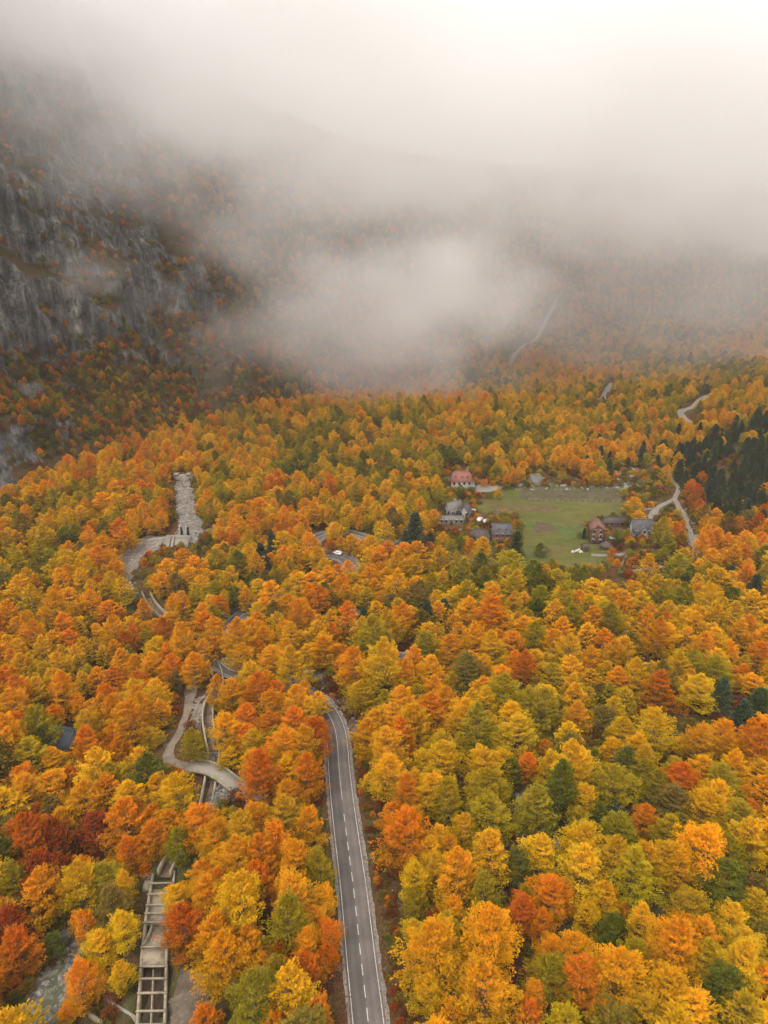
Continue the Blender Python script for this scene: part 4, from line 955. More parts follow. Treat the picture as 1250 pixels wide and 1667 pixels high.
boulders = [   # x, y, size, height share, shade, label
    (6.0, 173.0, 2.4, 1.5, .52, 'tall grey boulder beside a small red bush right of centre'),
    (7.8, 175.5, 1.7, 1.1, .46, 'smaller grey boulder behind the tall one right of centre'),
    (-10.2, 198.2, 2.0, 1.2, .45, 'grey boulder under the dark pines left of the clump'),
    (-8.2, 199.8, 1.5, .9, .4, 'low grey boulder right of the one under the pines'),
    (-14.5, 172.5, 1.6, 1.2, .38, 'grey boulder in scrub above the road bend'),
    (-16.0, 170.5, 1.1, .8, .36, 'small grey boulder at the head of the road-bend gully'),
    (-89.2, 187.0, 1.7, .8, .5, 'pale boulder in a gap of the left wood'),
    (-88.0, 185.0, 1.1, .7, .46, 'smaller pale boulder in front in the left wood gap'),
    (31.5, 118.3, 2.0, .7, .44, 'low grey boulder in a gap of the right slope'),
    (29.4, 118.9, 1.2, .7, .40, 'small grey boulder left in the right slope gap'),
    (34.6, 106.2, 1.9, 1.0, .48, 'pale boulder below two small dark pines on the right slope'),
    (33.0, 107.5, 1.2, .8, .42, 'small boulder left of the pale one on the right slope'),
    (-64.2, 94.6, 1.5, .9, .26, 'dark grey boulder at the left stream bank'),
    (-60.6, 92.2, 1.9, .9, .27, 'large dark boulder above the stream bed'),
    (8.6, 73.0, 1.3, .8, .34, 'grey boulder under gold trees right of the road bottom'),
    (-54.4, 80.6, 1.1, .9, .50, 'pale boulder on the right stream bank'),
    (-53.6, 83.6, 1.3, .9, .46, 'pale block beside the stream below a gold tree'),
    (-55.8, 90.4, 1.0, .8, .48, 'pale stone at the upper end of the stream'),
    (-49.8, 90.5, 1.0, .8, .40, 'grey stone between stream and settling basin'),
    (-63.6, 74.0, 1.4, .8, .52, 'white boulder at the bottom left stream edge'),
    (75.5, 328.5, 5.2, .8, .34, 'big grey rock outcrop at the back left of the field'),
    (70.5, 326.0, 3.0, .6, .34, 'grey rock left of the big outcrop behind the field'),
    (66.2, 322.5, 2.4, .6, .36, 'low grey rock at the field corner near the red house'),
    (83.4, 324.2, 2.6, .4, .62, 'pale flat rock slab at the back edge of the field'),
    (88.2, 323.6, 2.0, .4, .60, 'second pale rock slab right of the flat one behind the field'),
    (101.0, 321.0, 2.2, .6, .36, 'grey rock at the back edge of the field, right of centre'),
    (106.5, 322.5, 1.8, .6, .34, 'small grey rock beside it at the back field edge'),
    (117.0, 327.0, 2.4, .6, .40, 'grey rock left in the stony ground behind the field'),
    (123.0, 330.0, 3.0, .6, .42, 'larger rock middle in the stony ground behind the field'),
    (129.5, 333.5, 2.8, .7, .40, 'rock right in the stony ground behind the field'),
    (119.0, 321.5, 3.4, .25, .60, 'long pale slab in front of the stony ground'),
    (113.5, 324.5, 1.8, .6, .44, 'small pale rock left of the stony ground slab'),
    (84.6, 390.0, 3.2, 1.0, .38, 'grey crag standing out of the wood behind the field'),
    (133.1, 372.0, 2.0, .8, .44, 'pale rock in the wood behind the pines at the lane end'),
    (-82.5, 414.0, 2.6, .9, .40, 'grey rock near the mountain foot above the check dam'),
    (-70.8, 262.5, 2.2, .9, .46, 'pale boulder right of the intake weir'),
    (-69.0, 266.5, 1.7, .8, .50, 'smaller pale boulder behind the one right of the weir'),
    (16.6, 249.0, 1.8, .8, .42, 'grey boulder by the far road below the dark pine'),
    (6.0, 254.6, 1.9, .7, .46, 'pale rock at the far roadside left of the dark pine'),
    (105.5, 237.5, 2.4, .35, .55, 'pale flat rock below the grey gabled house'),
]
for x, y, s, hk, sh, lab in boulders:
    o = obj('boulder', ROCKS[int(gr.integers(0, 6))])
    o.location = (x, y, float(gz(x, y)) + 0.15 * s * hk); o.scale = (s * gr.uniform(.9, 1.15), s * gr.uniform(.75, 1.0), s * hk)
    o.rotation_euler = (gr.normal(0, .15), gr.normal(0, .15), gr.uniform(0, 6.28))
    sh *= .5; o['tint'] = [sh, sh * .95, sh * .87]
    tag(o, lab, 'rock', 'boulders of the valley')

STONE_COL = bpy.data.collections.new('stone_kinds')
for k, me in enumerate(SMALL_ROCKS):
    o = bpy.data.objects.new('stone_%02d' % k, me); STONE_COL.objects.link(o)
stones = {'p': [], 'k': [], 's': [], 't': []}
def scatter(poly, n, lo, hi, shade, extra=0.0):
    p = np.array(poly, float); made = 0
    while made < n:
        x, y = gr.uniform(p[:, 0].min() - extra, p[:, 0].max() + extra, 400), gr.uniform(p[:, 1].min() - extra, p[:, 1].max() + extra, 400)
        m = in_poly(x + gr.normal(0, extra + .01, 400), y + gr.normal(0, extra + .01, 400), poly)
        x, y = x[m][:n - made], y[m][:n - made]
        for a, b, c in zip(x, y, gz(x, y)):
            s = lo * (hi / lo) ** (gr.uniform() ** 1.8); k = shade * .72 * gr.uniform(.45, 1.4)
            stones['p'].append((a, b, c + .1 * s)); stones['k'].append(int(gr.integers(0, 4))); stones['s'].append((s, s * gr.uniform(.7, 1), s * gr.uniform(.5, .85))); stones['t'].append((k, k * .95, k * .88))
        made += len(x)
scatter(TORRENT, 520, .2, .9, .5); scatter(WASH, 260, .15, .7, .45, .8); scatter(STREAMBED, 900, .2, 1.0, .5, .6)
scatter(RIPRAP, 420, .35, .85, .44); scatter(TRACKSIDE, 160, .12, .4, .5); scatter(GULLY, 220, .15, .6, .42, .5); scatter(GRAVEL_SLOPE, 120, .08, .3, .42, .4)
scatter([(63, 318), (110, 318), (110, 330), (66, 334)], 240, .3, 1.3, .40); scatter([(110, 318), (136, 322), (138, 345), (118, 340)], 380, .3, 1.4, .42)
scatter([(-66, 84), (-50, 84), (-48, 98), (-64, 104)], 260, .12, .6, .38); scatter([(-4, 140), (-1, 140), (2.5, 100), (5, 70), (2, 70), (0, 100)], 90, .08, .22, .42)
scatter([(118, 240), (134, 240), (140, 290), (128, 292)], 160, .3, 1.0, .36); scatter([(-6, 256), (32, 241), (34, 245), (-4, 262)], 200, .25, .9, .42)
scatter([(-74, 252), (-64, 254), (-64, 272), (-72, 274)], 160, .3, 1.0, .46); scatter([(10, 150), (60, 90), (110, 130), (60, 190)], 130, .3, .9, .30)

# ------------------------------------------------------------------ cars
def car(loc, rz, label, kind='van'):
    root = empty('car', loc, rz); tag(root, label, 'car')
    Lh, Wh = 2.15, 0.88
    top = [(-2.05, .55), (-2.1, .95), (-1.9, 1.0), (-1.55, 1.55), (.35, 1.58), (1.05, 1.05), (2.0, .92), (2.1, .6), (2.05, .35), (-2.0, .35)]
    n = len(top); V = []
    for s, ins in ((-1, 0), (1, 0)):
        for x, z in top:
            V.append((x, s * (Wh - (0.14 if z > 1.2 else 0)), z))
    F = [tuple(range(n)), tuple(range(2 * n - 1, n - 1, -1))] + [(i, n + i, n + (i + 1) % n, (i + 1) % n) for i in range(n)]
    MB().add(V, F).build('body', CAR_WHITE, root)
    MB().add([(.42, -.70, 1.52), (.42, .70, 1.52), (1.02, .78, 1.09), (1.02, -.78, 1.09), (.40, -.70, 1.48), (.40, .70, 1.48), (1.0, .78, 1.05), (1.0, -.78, 1.05)], [(0, 3, 2, 1), (4, 5, 6, 7), (0, 1, 5, 4), (1, 2, 6, 5), (2, 3, 7, 6), (3, 0, 4, 7)]).build('windscreen', GLASS, root).location = (.03, 0, .03)
    for s in (-1, 1):
        MB().box(-1.35, .35, s * .80 - .035, s * .80 + .035, 1.08, 1.46).build('side_window', GLASS, root)
        MB().box(2.0, 2.12, s * .62 - .18, s * .62 + .18, .66, .82).build('headlight', STEEL, root)
        for x in (-1.3, 1.3):
            w = MB().tube([(x, s * .70, .33), (x, s * .93, .33)], [.33, .33], 12).build('wheel', RUBBER, root)
            MB().tube([(x, s * .90, .33), (x, s * .945, .33)], [.19, .19], 10).build('rim', STEEL, w)
i_ = int(np.argmin(np.hypot(rl[:, 0] + 18.6, rl[:, 1] - 242.2)))
t_ = rl[i_ + 1] - rl[i_ - 1]
cl = offset(rl, 1.3)[i_]
car((cl[0], cl[1], cl[2] + 0.02), math.atan2(t_[1], t_[0]), 'small white car driving round the far road bend')
for x, y, a, lab in ((44.1, 276.1, .4, 'white car parked right of the steep grey-roofed houses'), (41.2, 278.6, 1.1, 'white car parked at the meadow edge beside the shed')):
    car((x, y, float(gz(x, y))), a, lab)
# ------------------------------------------------------------------ the village and its meadow
def meadow_material():
    m, n, l = mat('meadow_grass')
    out = n.new('ShaderNodeOutputMaterial'); b = n.new('ShaderNodeBsdfPrincipled')
    tc = n.new('ShaderNodeTexCoord').outputs['Object']
    mp = n.new('ShaderNodeMapping'); mp.inputs['Scale'].default_value = (0.016, 0.05, 1); l.new(tc, mp.inputs['Vector'])
    f1 = noise_node(n, l, mp.outputs[0], 1.0, 5, 0.6); f2 = noise_node(n, l, tc, 0.25, 6, 0.7); f3 = noise_node(n, l, tc, 2.5, 4, 0.7)
    c = ramp(n, l, f1, [(0.30, (0.085, 0.092, 0.021)), (0.45, (0.135, 0.118, 0.036)), (0.56, (0.098, 0.108, 0.024)), (0.70, (0.155, 0.112, 0.046))])
    c = mixc(n, l, 0.6, c, ramp(n, l, f2, [(0.3, (0.62, 0.60, 0.58)), (0.7, (1.12, 1.15, 1.05))]), 'MULTIPLY')
    c = mixc(n, l, 0.5, c, ramp(n, l, f3, [(0.3, (0.7, 0.7, 0.7)), (0.7, (1.15, 1.15, 1.15))]), 'MULTIPLY')
    l.new(c, b.inputs['Base Color']); b.inputs['Roughness'].default_value = 0.95; b.inputs['Specular IOR Level'].default_value = 0.1
    bp = n.new('ShaderNodeBump'); bp.inputs['Strength'].default_value = 0.6; bp.inputs['Distance'].default_value = 0.25
    l.new(f3, bp.inputs['Height']); l.new(bp.outputs[0], b.inputs['Normal'])
    l.new(b.outputs[0], out.inputs['Surface'])
    return m
FALLOW = simple_mat('fallow_soil', (0.11, 0.078, 0.045), 0.35, 0.5, 0.95, 0.6)
BRIGHT = simple_mat('short_green_grass', (0.092, 0.12, 0.027), 0.3, 0.5, 0.95, 0.4)
RUSSET_GRASS = simple_mat('dry_grass', (0.14, 0.095, 0.040), 0.35, 0.4, 0.95, 0.5)
patch('meadow', FIELD, meadow_material(), 0.06, 1.3, 0.8)
patch('fallow_strip', [(62, 305), (112, 302), (113, 318), (66, 321)], simple_mat('fallow_turf', (0.10, 0.084, 0.042), 0.35, 0.35, 0.95, 0.5), 0.10, 1.2, 1.0)
patch('ploughed_plot', [(62, 267), (72, 270), (73, 276), (67, 280), (63, 275)], FALLOW, 0.11, 0.8, 1.0)
patch('ploughed_plot', [(46.5, 288), (55, 288.5), (55, 291.5), (46.5, 291)], FALLOW, 0.11, 0.8, .4)
patch('ploughed_plot', [(83, 273), (88, 274), (89, 280), (85, 279)], FALLOW, 0.11, 0.8, 1.0)
patch('green_plot', [(56, 272), (66, 272), (64, 281), (54, 282)], BRIGHT, 0.10, 0.9, .7)
patch('green_plot', [(72, 262), (84, 262), (86, 274), (74, 276)], BRIGHT, 0.10, 0.9, .8)
patch('dry_plot', [(50, 292), (80, 291), (78, 298), (48, 298)], RUSSET_GRASS, 0.10, 1.0, 1.0)
patch('gravel_yard', [(42, 318), (49, 312), (60, 318), (58, 325), (46, 322)], GRAVEL, 0.10, 1.0, .8)
patch('gravel_yard', [(120, 240), (128, 240), (129, 262), (122, 262)], GRAVEL, 0.10, 1.0, .8)
patch('gravel_yard', [(4, 249), (34, 237.5), (36, 241), (8, 254)], simple_mat('pinkish_gravel', (0.25, 0.205, 0.17), 0.3, 1.0, 0.95, 0.6), 0.10, 1.0, .8)
patch('grassy_foot', [(-200, 270), (-178, 280), (-160, 292), (-164, 304), (-180, 306), (-205, 290)], simple_mat('rough_grass', (0.17, 0.15, 0.075), 0.4, 0.3, 0.95, 0.6), 0.12, 1.5, 1.0)

M_RED_ROOF = simple_mat('salmon_roof', (0.30, 0.12, 0.10), 0.14, 0.8, 0.75, 0.1)
M_GREY_ROOF = simple_mat('slate_roof', (0.12, 0.113, 0.118), 0.22, 0.9, 0.75, 0.2)
M_PALE_ROOF = simple_mat('weathered_shingle', (0.20, 0.185, 0.165), 0.25, 0.9, 0.85, 0.2)
M_BROWN_ROOF = simple_mat('brown_roof', (0.11, 0.085, 0.075), 0.25, 0.9, 0.8, 0.2)
M_TILE_ROOF = simple_mat('clay_tile_roof', (0.235, 0.12, 0.085), 0.2, 1.2, 0.85, 0.3)
M_BLUE_ROOF = simple_mat('blue_grey_metal', (0.10, 0.12, 0.145), 0.12, 0.6, 0.55, 0.1)
M_PLASTER = simple_mat('white_plaster', (0.40, 0.36, 0.30), 0.12, 0.9, 0.9, 0.1)
M_BRICK = simple_mat('brown_brick', (0.18, 0.085, 0.045), 0.25, 1.6, 0.9, 0.3)
M_ORANGE = simple_mat('orange_brick', (0.30, 0.115, 0.06), 0.2, 1.6, 0.9, 0.3)
M_STONE = simple_mat('stone_wall', (0.26, 0.23, 0.19), 0.3, 1.0, 0.9, 0.5)
M_WOOD = simple_mat('weathered_wood', (0.16, 0.10, 0.06), 0.3, 1.5, 0.9, 0.3)
M_TENT = simple_mat('white_canvas', (0.58, 0.57, 0.53), 0.08, 1.0, 0.8, 0.0)
HOUSE_SPOTS = []

def slab(a, b, c, d, th):
    """a roof plane with thickness from four corners"""
    V = [Vector(p) for p in (a, b, c, d)]
    n = (V[1] - V[0]).cross(V[3] - V[0]).normalized() * th
    V = V + [p - n for p in V]
    return V, [(0, 1, 2, 3), (7, 6, 5, 4), (0, 4, 5, 1), (1, 5, 6, 2), (2, 6, 7, 3), (3, 7, 4, 0)]

def house(x, y, rz, L, D, wall_h, roof_h, wall, roof, label, name='house', over=0.5, hip=0.0, storeys=2, cols=3, dormers=(), chimney=None, cross=None, balcony=False):
    """L along the ridge (local x), D across it; windows on the front (-y) and the gable ends"""
    z = float(gz(x, y))
    root = empty(name, (x, y, z), rz); tag(root, label, 'house')
    HOUSE_SPOTS.append((x, y, 0.62 * max(L, D) + 0.8))
    l, d = L / 2, D / 2
    mb = MB()
    V = [(-l, -d, -1.5), (l, -d, -1.5), (l, d, -1.5), (-l, d, -1.5), (-l, -d, wall_h), (l, -d, wall_h), (l, d, wall_h), (-l, d, wall_h)]
    F = [(0, 1, 5, 4), (2, 3, 7, 6), (3, 2, 1, 0)]
    if hip > 0:
        F += [(1, 2, 6, 5), (3, 0, 4, 7), (4, 5, 6, 7)]
    else:
        V += [(-l, 0, wall_h + roof_h - .03), (l, 0, wall_h + roof_h - .03)]
        F += [(1, 2, 6, 9, 5), (3, 0, 4, 8, 7), (4, 5, 9, 8), (6, 7, 8, 9)]
    mb.add(V, F); mb.build('wall', wall, root)
    k = roof_h / d
    e, zo = over, -over * k
    rf = MB()
    h = hip
    th = 0.16
    up = 0.10
    for s in (-1, 1):
        a = (-l - e, s * (d + e), wall_h + zo + up); b = (l + e, s * (d + e), wall_h + zo + up)
        c = (l + e - h, 0, wall_h + roof_h + up); q = (-l - e + h, 0, wall_h + roof_h + up)
        rf.add(*(slab(a, b, c, q, th) if s < 0 else slab(b, a, q, c, th)))
    if hip > 0:
        for s in (-1, 1):
            a = (s * (l + e), -s * (d + e), wall_h + zo + up); b = (s * (l + e), s * (d + e), wall_h + zo + up); c = (s * (l + e - h), 0, wall_h + roof_h + up)
            V = [Vector(a), Vector(b), Vector(c)]; n_ = (V[1] - V[0]).cross(V[2] - V[0]).normalized() * th
            V = V + [p - n_ for p in V]
            rf.add(V, [(0, 1, 2), (5, 4, 3), (0, 3, 4, 1), (1, 4, 5, 2), (2, 5, 3, 0)])
    rfo = rf.build('roof', roof, root)
    MB().bar((-l - e + h, 0, wall_h + roof_h + up + .05), (l + e - h, 0, wall_h + roof_h + up + .05), .3, .14).build('ridge_cap', roof, rfo)
    sh = wall_h / storeys
    def window(px, py, pz, face, w=.95, hh=1.25):
        n0 = {'f': (px, py - .04, pz), 'r': (px + .04, py, pz), 'l': (px - .04, py, pz)}[face]
        fr, pn = MB(), MB()
        if face == 'f':
            fr.box(n0[0] - w / 2 - .1, n0[0] + w / 2 + .1, n0[1] - .03, n0[1] + .03, pz - .1, pz + hh + .1); pn.box(n0[0] - w / 2, n0[0] + w / 2, n0[1] - .05, n0[1] - .034, pz, pz + hh)
        else:
            sg = 1 if face == 'r' else -1
            fr.box(n0[0] - .03, n0[0] + .03, py - w / 2 - .1, py + w / 2 + .1, pz - .1, pz + hh + .1)
            a_, b_ = sorted((n0[0] + sg * .034, n0[0] + sg * .05)); pn.box(a_, b_, py - w / 2, py + w / 2, pz, pz + hh)
        f_ = fr.build('window', WHITE, root); pn.build('pane', GLASS, f_)
    for st in range(storeys):
        for c in range(cols):
            px = -l + L * (c + .5) / cols
            if st == 0 and c == cols // 2:
                dr_ = MB().box(px - .55, px + .55, -d - .09, -d - .01, -.3, 2.05).build('door', M_WOOD, root)
                MB().box(px + .35, px + .45, -d - .15, -d - .093, .9, 1.0).build('handle', STEEL, dr_)
            else:
                window(px, -d, st * sh + .85, 'f')
        for py in (-.25 * D, .25 * D):
            window(l, py, st * sh + .85, 'r'); window(-l, py, st * sh + .85, 'l')
    for dx in dormers:
        zz = wall_h + roof_h * .42; yy = -d * .62
        dm = MB()
        w = .8
        V = [(dx - w, yy - .25, zz - .35), (dx + w, yy - .25, zz - .35), (dx, yy - .25, zz + .75), (dx - w, yy + 1.2, zz - .35), (dx + w, yy + 1.2, zz - .35), (dx, yy + 1.6, zz + .75)]
        dm.add(V, [(0, 1, 2), (5, 4, 3), (0, 2, 5, 3), (1, 4, 5, 2), (3, 4, 1, 0)])
        do = dm.build('dormer', roof, root)
        MB().add([(dx - .5, yy - .30, zz - .25), (dx + .5, yy - .30, zz - .25), (dx, yy - .30, zz + .45), (dx - .5, yy - .26, zz - .25), (dx + .5, yy - .26, zz - .25), (dx, yy - .26, zz + .45)], [(0, 1, 2), (5, 4, 3), (0, 3, 4, 1), (1, 4, 5, 2), (2, 5, 3, 0)]).build('pane', GLASS, do)
    if chimney is not None:
        cx_, cyy = chimney
        MB().box(cx_ - .35, cx_ + .35, cyy - .35, cyy + .35, wall_h, wall_h + roof_h + .9).build('chimney', M_STONE, rfo)
    if cross is not None:
        w, hgt_ = cross                                # a gable that faces the front
        yy = -d - 1.0
        MB().add([(-w, yy, -1.5), (w, yy, -1.5), (w, yy, wall_h), (0, yy, wall_h + hgt_), (-w, yy, wall_h), (-w, 0, -1.5), (w, 0, -1.5), (w, 0, wall_h), (0, 0, wall_h + hgt_), (-w, 0, wall_h)],
                 [(0, 1, 2, 3, 4), (9, 8, 7, 6, 5), (1, 6, 7, 2), (5, 0, 4, 9), (2, 7, 8, 3), (4, 3, 8, 9)]).build('front_gable', wall, root)
        cr = MB()
        for s in (-1, 1):
            a = (s * (w + .4), yy - .4, wall_h - .4 * hgt_ / w + .1); b = (s * (w + .4), 0, wall_h - .4 * hgt_ / w + .1); c = (0, 0, wall_h + hgt_ + .1); q = (0, yy - .4, wall_h + hgt_ + .1)
            cr.add(*(slab(a, b, c, q, th) if s > 0 else slab(b, a, q, c, th)))
        cr.build('gable_roof', roof, root)
        f_ = MB().box(-.6, .6, yy - .07, yy - .01, wall_h - .2, wall_h + 1.2).build('window', WHITE, root); MB().box(-.5, .5, yy - .09, yy - .073, wall_h - .1, wall_h + 1.1).build('pane', GLASS, f_)
    if balcony:
        for zb in (sh, ):
            bo_ = MB().box(l + .02, l + 1.5, -d, d, zb - .2, zb).build('balcony', wall, root)
            for py in np.linspace(-d + .1, d - .1, 4):
                MB().box(l + 1.35, l + 1.5, py - .07, py + .07, -1.0, wall_h + .2).build('post', M_BRICK, bo_)
            MB().box(l + 1.40, l + 1.46, -d, d, zb + .85, zb + .95).build('railing', M_BRICK, bo_)
    return root

house(37.0, 316.5, -.05, 9.6, 7.4, 5.6, 3.6, M_PLASTER, M_RED_ROOF, 'white house with a salmon red roof at the back left of the meadow', hip=2.0, cols=4, dormers=(-3.0, .2, 2.6), chimney=(2.6, 1.2), balcony=True)
house(30.2, 283.0, .5, 6.6, 5.0, 2.4, 4.2, M_STONE, M_PALE_ROOF, 'steep pale-roofed house at the left end of the village', cols=3, chimney=(1.0, .8))
house(35.2, 281.6, 1.25, 5.8, 4.8, 2.4, 4.2, M_PLASTER, M_GREY_ROOF, 'steep grey-roofed house right of the pale-roofed one', cols=2)
house(28.4, 274.6, .0, 10.5, 3.6, 2.0, 1.1, M_STONE, M_PALE_ROOF, 'long low shed with a pale roof before the steep-roofed houses', 'shed', .35, storeys=1, cols=5)
house(38.9, 259.5, -.12, 7.4, 6.0, 2.2, 1.9, M_PLASTER, M_BROWN_ROOF, 'low house with a hipped dark roof left of the orange-walled house', hip=2.6, storeys=1, cols=3)
house(47.3, 260.0, .03, 7.0, 6.6, 4.2, 3.0, M_ORANGE, M_GREY_ROOF, 'orange-walled house with grey roof and two triangular dormers', cols=3, dormers=(-1.4, 1.7), over=.6)
house(86.0, 260.5, 1.42, 7.2, 5.4, 6.2, 2.1, M_BRICK, M_TILE_ROOF, 'tall brown brick house with a clay tile gable on the meadow', storeys=3, cols=3, over=.55)
house(97.0, 274.5, .06, 8.0, 4.2, 2.4, 1.4, M_BRICK, M_BROWN_ROOF, 'long low brown-roofed building behind the tall brick house', storeys=1, cols=4)
house(104.8, 263.0, .02, 7.8, 6.4, 3.0, 4.0, M_PLASTER, M_GREY_ROOF, 'pale house with steep grey roof and a front gable', cols=3, cross=(1.8, 3.0), over=.5)
house(79.2, 251.0, .1, 2.2, 2.2, 2.0, 1.0, M_WOOD, M_BROWN_ROOF, 'tiny wooden hut left of the brick house', 'hut', .35, storeys=1, cols=1)
house(-81.0, 141.5, -.25, 8.0, 6.4, 3.2, 2.4, M_STONE, M_BLUE_ROOF, 'blue-grey metal roofed house almost hidden among trees on the left', storeys=1, cols=3)
house(25.2, 352.0, .2, 6.0, 4.4, 2.4, 1.4, M_STONE, M_PALE_ROOF, 'small pale hut in the trees behind the red-roofed house', 'hut', .3, storeys=1, cols=2)

# gazebo
gz0 = empty('gazebo', (87.6, 251.6, float(gz(87.6, 251.6)))); tag(gz0, 'open gazebo with a brown pyramid roof beside the brick house', 'gazebo')
HOUSE_SPOTS.append((87.6, 251.6, 4))
mb = MB()
R6 = [(2.6 * math.cos(a), 2.6 * math.sin(a)) for a in np.arange(8) * math.pi / 4 + .39]
mb.add([(x, y, 2.3) for x, y in R6] + [(0, 0, 4.0)] + [(x, y, 2.15) for x, y in R6], [(i, (i + 1) % 8, 8) for i in range(8)] + [tuple(9 + i for i in range(7, -1, -1))] + [(9 + i, 9 + (i + 1) % 8, (i + 1) % 8, i) for i in range(8)])
mb.build('roof', M_BROWN_ROOF, gz0)
for x, y in R6:
    MB().box(x * .86 - .07, x * .86 + .07, y * .86 - .07, y * .86 + .07, -.5, 2.16).build('post', M_WOOD, gz0)
MB().prism([(x * .9, y * .9) for x, y in R6], -.6, .12).build('floor', M_STONE, gz0)
mb = MB()
for i in range(8):
    if i != 5: mb.bar((R6[i][0] * .86, R6[i][1] * .86, .95), (R6[(i + 1) % 8][0] * .86, R6[(i + 1) % 8][1] * .86, .95), .06, .1)
mb.build('railing', M_WOOD, gz0)
# pergola with a white top
pg = empty('pergola', (91.6, 256.5, float(gz(91.6, 256.5)))); tag(pg, 'small pergola with a white top behind the gazebo', 'pergola')
MB().box(-1.3, 1.3, -1.0, 1.0, 2.3, 2.42).build('canopy', M_TENT, pg)
for x in (-1.15, 1.15):
    for y in (-.85, .85): MB().box(x - .06, x + .06, y - .06, y + .06, -.5, 2.297).build('post', M_WOOD, pg)
# white dome tents
def dome(x, y, r, h, label):
    V, F = [], []
    for i in range(6):
        a = i / 6 * math.pi / 2
        for k in range(14):
            b = 2 * math.pi * k / 14; rr = r * math.cos(a) * (1 + .04 * math.cos(7 * b))
            V.append((rr * math.cos(b), rr * math.sin(b), h * math.sin(a)))
    V.append((0, 0, h))
    F = [(i * 14 + k, i * 14 + (k + 1) % 14, (i + 1) * 14 + (k + 1) % 14, (i + 1) * 14 + k) for i in range(5) for k in range(14)] + [(70 + k, 70 + (k + 1) % 14, 84) for k in range(14)]
    root = empty('dome_tent', (x, y, float(gz(x, y)) - .1)); tag(root, label, 'tent')
    obj('canvas', mesh_from('canvas', V, F, True), M_TENT, root)
    MB().add([(-.5, -r * 1.03, 0), (.5, -r * 1.03, 0), (0, -r * .92, h * .62), (-.5, -r * .98, 0), (.5, -r * .98, 0), (0, -r * .88, h * .6)], [(0, 1, 2), (5, 4, 3), (0, 3, 4, 1), (1, 4, 5, 2), (2, 5, 3, 0)]).build('doorway', BLACK, root)
dome(33.6, 290.5, 1.9, 3.4, 'round white dome tent behind the steep-roofed houses')
dome(74.2, 249.4, .75, .9, 'leftmost small white pod in the meadow beside the hut')
dome(75.8, 250.2, .7, .9, 'second small white pod from the left beside the hut')
dome(77.3, 249.2, .8, 1.0, 'third small white pod from the left beside the hut')
dome(77.0, 251.0, .7, 1.0, 'rearmost small white pod beside the hut')
ta = empty('awning', (38.8, 288.0, float(gz(38.8, 288)))); tag(ta, 'flat white awning right of the white dome tent', 'awning')
MB().box(-1.8, 1.8, -.8, .8, 2.0, 2.1).build('canvas', M_TENT, ta)
for x in (-1.7, 1.7): MB().box(x - .05, x + .05, -.05, .05, -.5, 1.997).build('post', STEEL, ta)

# garden and field walls
def stone_wall(pts, label, th=.5, h=.8, material=None, name='stone_wall'):
    p = smooth_line([(a, b) for a, b in pts], 1.5)
    l_ = np.column_stack([p[:, :2], gz(p[:, 0], p[:, 1])])
    return line_wall(name, l_, label, th, h, 1.0, material or M_STONE)
stone_wall([(80.5, 246.6), (86, 246.2), (92, 246.4), (96.5, 247.4)], 'long pale terrace wall before the gazebo', 1.6, .5, M_STONE)
stone_wall([(94.0, 245.6), (91, 240), (87.5, 233.5), (86.2, 230.8)], 'narrow stone wall running down from the terrace', .5, .7)
stone_wall([(86.4, 230.6), (93, 230.4), (100, 232.0), (108, 234.2)], 'stone wall along the lower garden edge', .6, .7)
stone_wall([(97.5, 247.2), (104, 247.6), (112, 248.2), (117, 248.0)], 'garden wall before the pale gabled house', .5, .6)
stone_wall([(31, 266.5), (36, 268.5), (41, 267.0), (45, 266.8)], 'pale garden wall behind the low hipped house', .5, .7)
stone_wall([(112.0, 286), (116, 290), (121, 291.5)], 'short pale wall beside the gravel driveway', .9, .4)
stone_wall([(112, 281), (117, 283.5), (123, 285.5)], 'second pale wall below the gravel driveway', .7, .4)
fl = np.linspace((66.5, 304.5), (112, 301.5), 19)
fen = empty('post_fence', (fl[0][0], fl[0][1], float(gz(*fl[0])))); tag(fen, 'thin wire fence on wooden posts across the meadow', 'fence')
fp = [Vector((x - fl[0][0], y - fl[0][1], float(gz(x, y)) - float(gz(*fl[0])))) for x, y in fl]
for p in fp: MB().box(p.x - .08, p.x + .08, p.y - .08, p.y + .08, p.z - .5, p.z + 1.4).build('post', M_WOOD, fen)
mb = MB()
for a, b in zip(fp[:-1], fp[1:]):
    for zz in (.6, 1.2): mb.bar(a + Vector((0, 0, zz)), b + Vector((0, 0, zz)), .03, .03)
mb.build('wire', STEEL, fen)
pl = empty('flag_pole', (50.3, 247.6, float(gz(50.3, 247.6)))); tag(pl, 'thin white pole at the lower left corner of the meadow', 'pole')
MB().tube([(0, 0, -.5), (0, 0, 6.5)], [.11, .07], 8).build('shaft', WHITE, pl); MB().tube([(0, 0, 6.5), (0, 0, 6.7)], [.12, .02], 8).build('finial', WHITE, pl)
PINE_WOOD = [(148, 356), (143, 322), (140, 298), (137, 276), (150, 268), (160, 266), (184, 300), (225, 330), (232, 375), (192, 382), (170, 362)]
PINE_STANDS = [(0, 0, 5.2, 150, 0, 0), (150, 362, 4.6, 14, 12, 12), (122, 345, 4.2, 10, 16, 5)]
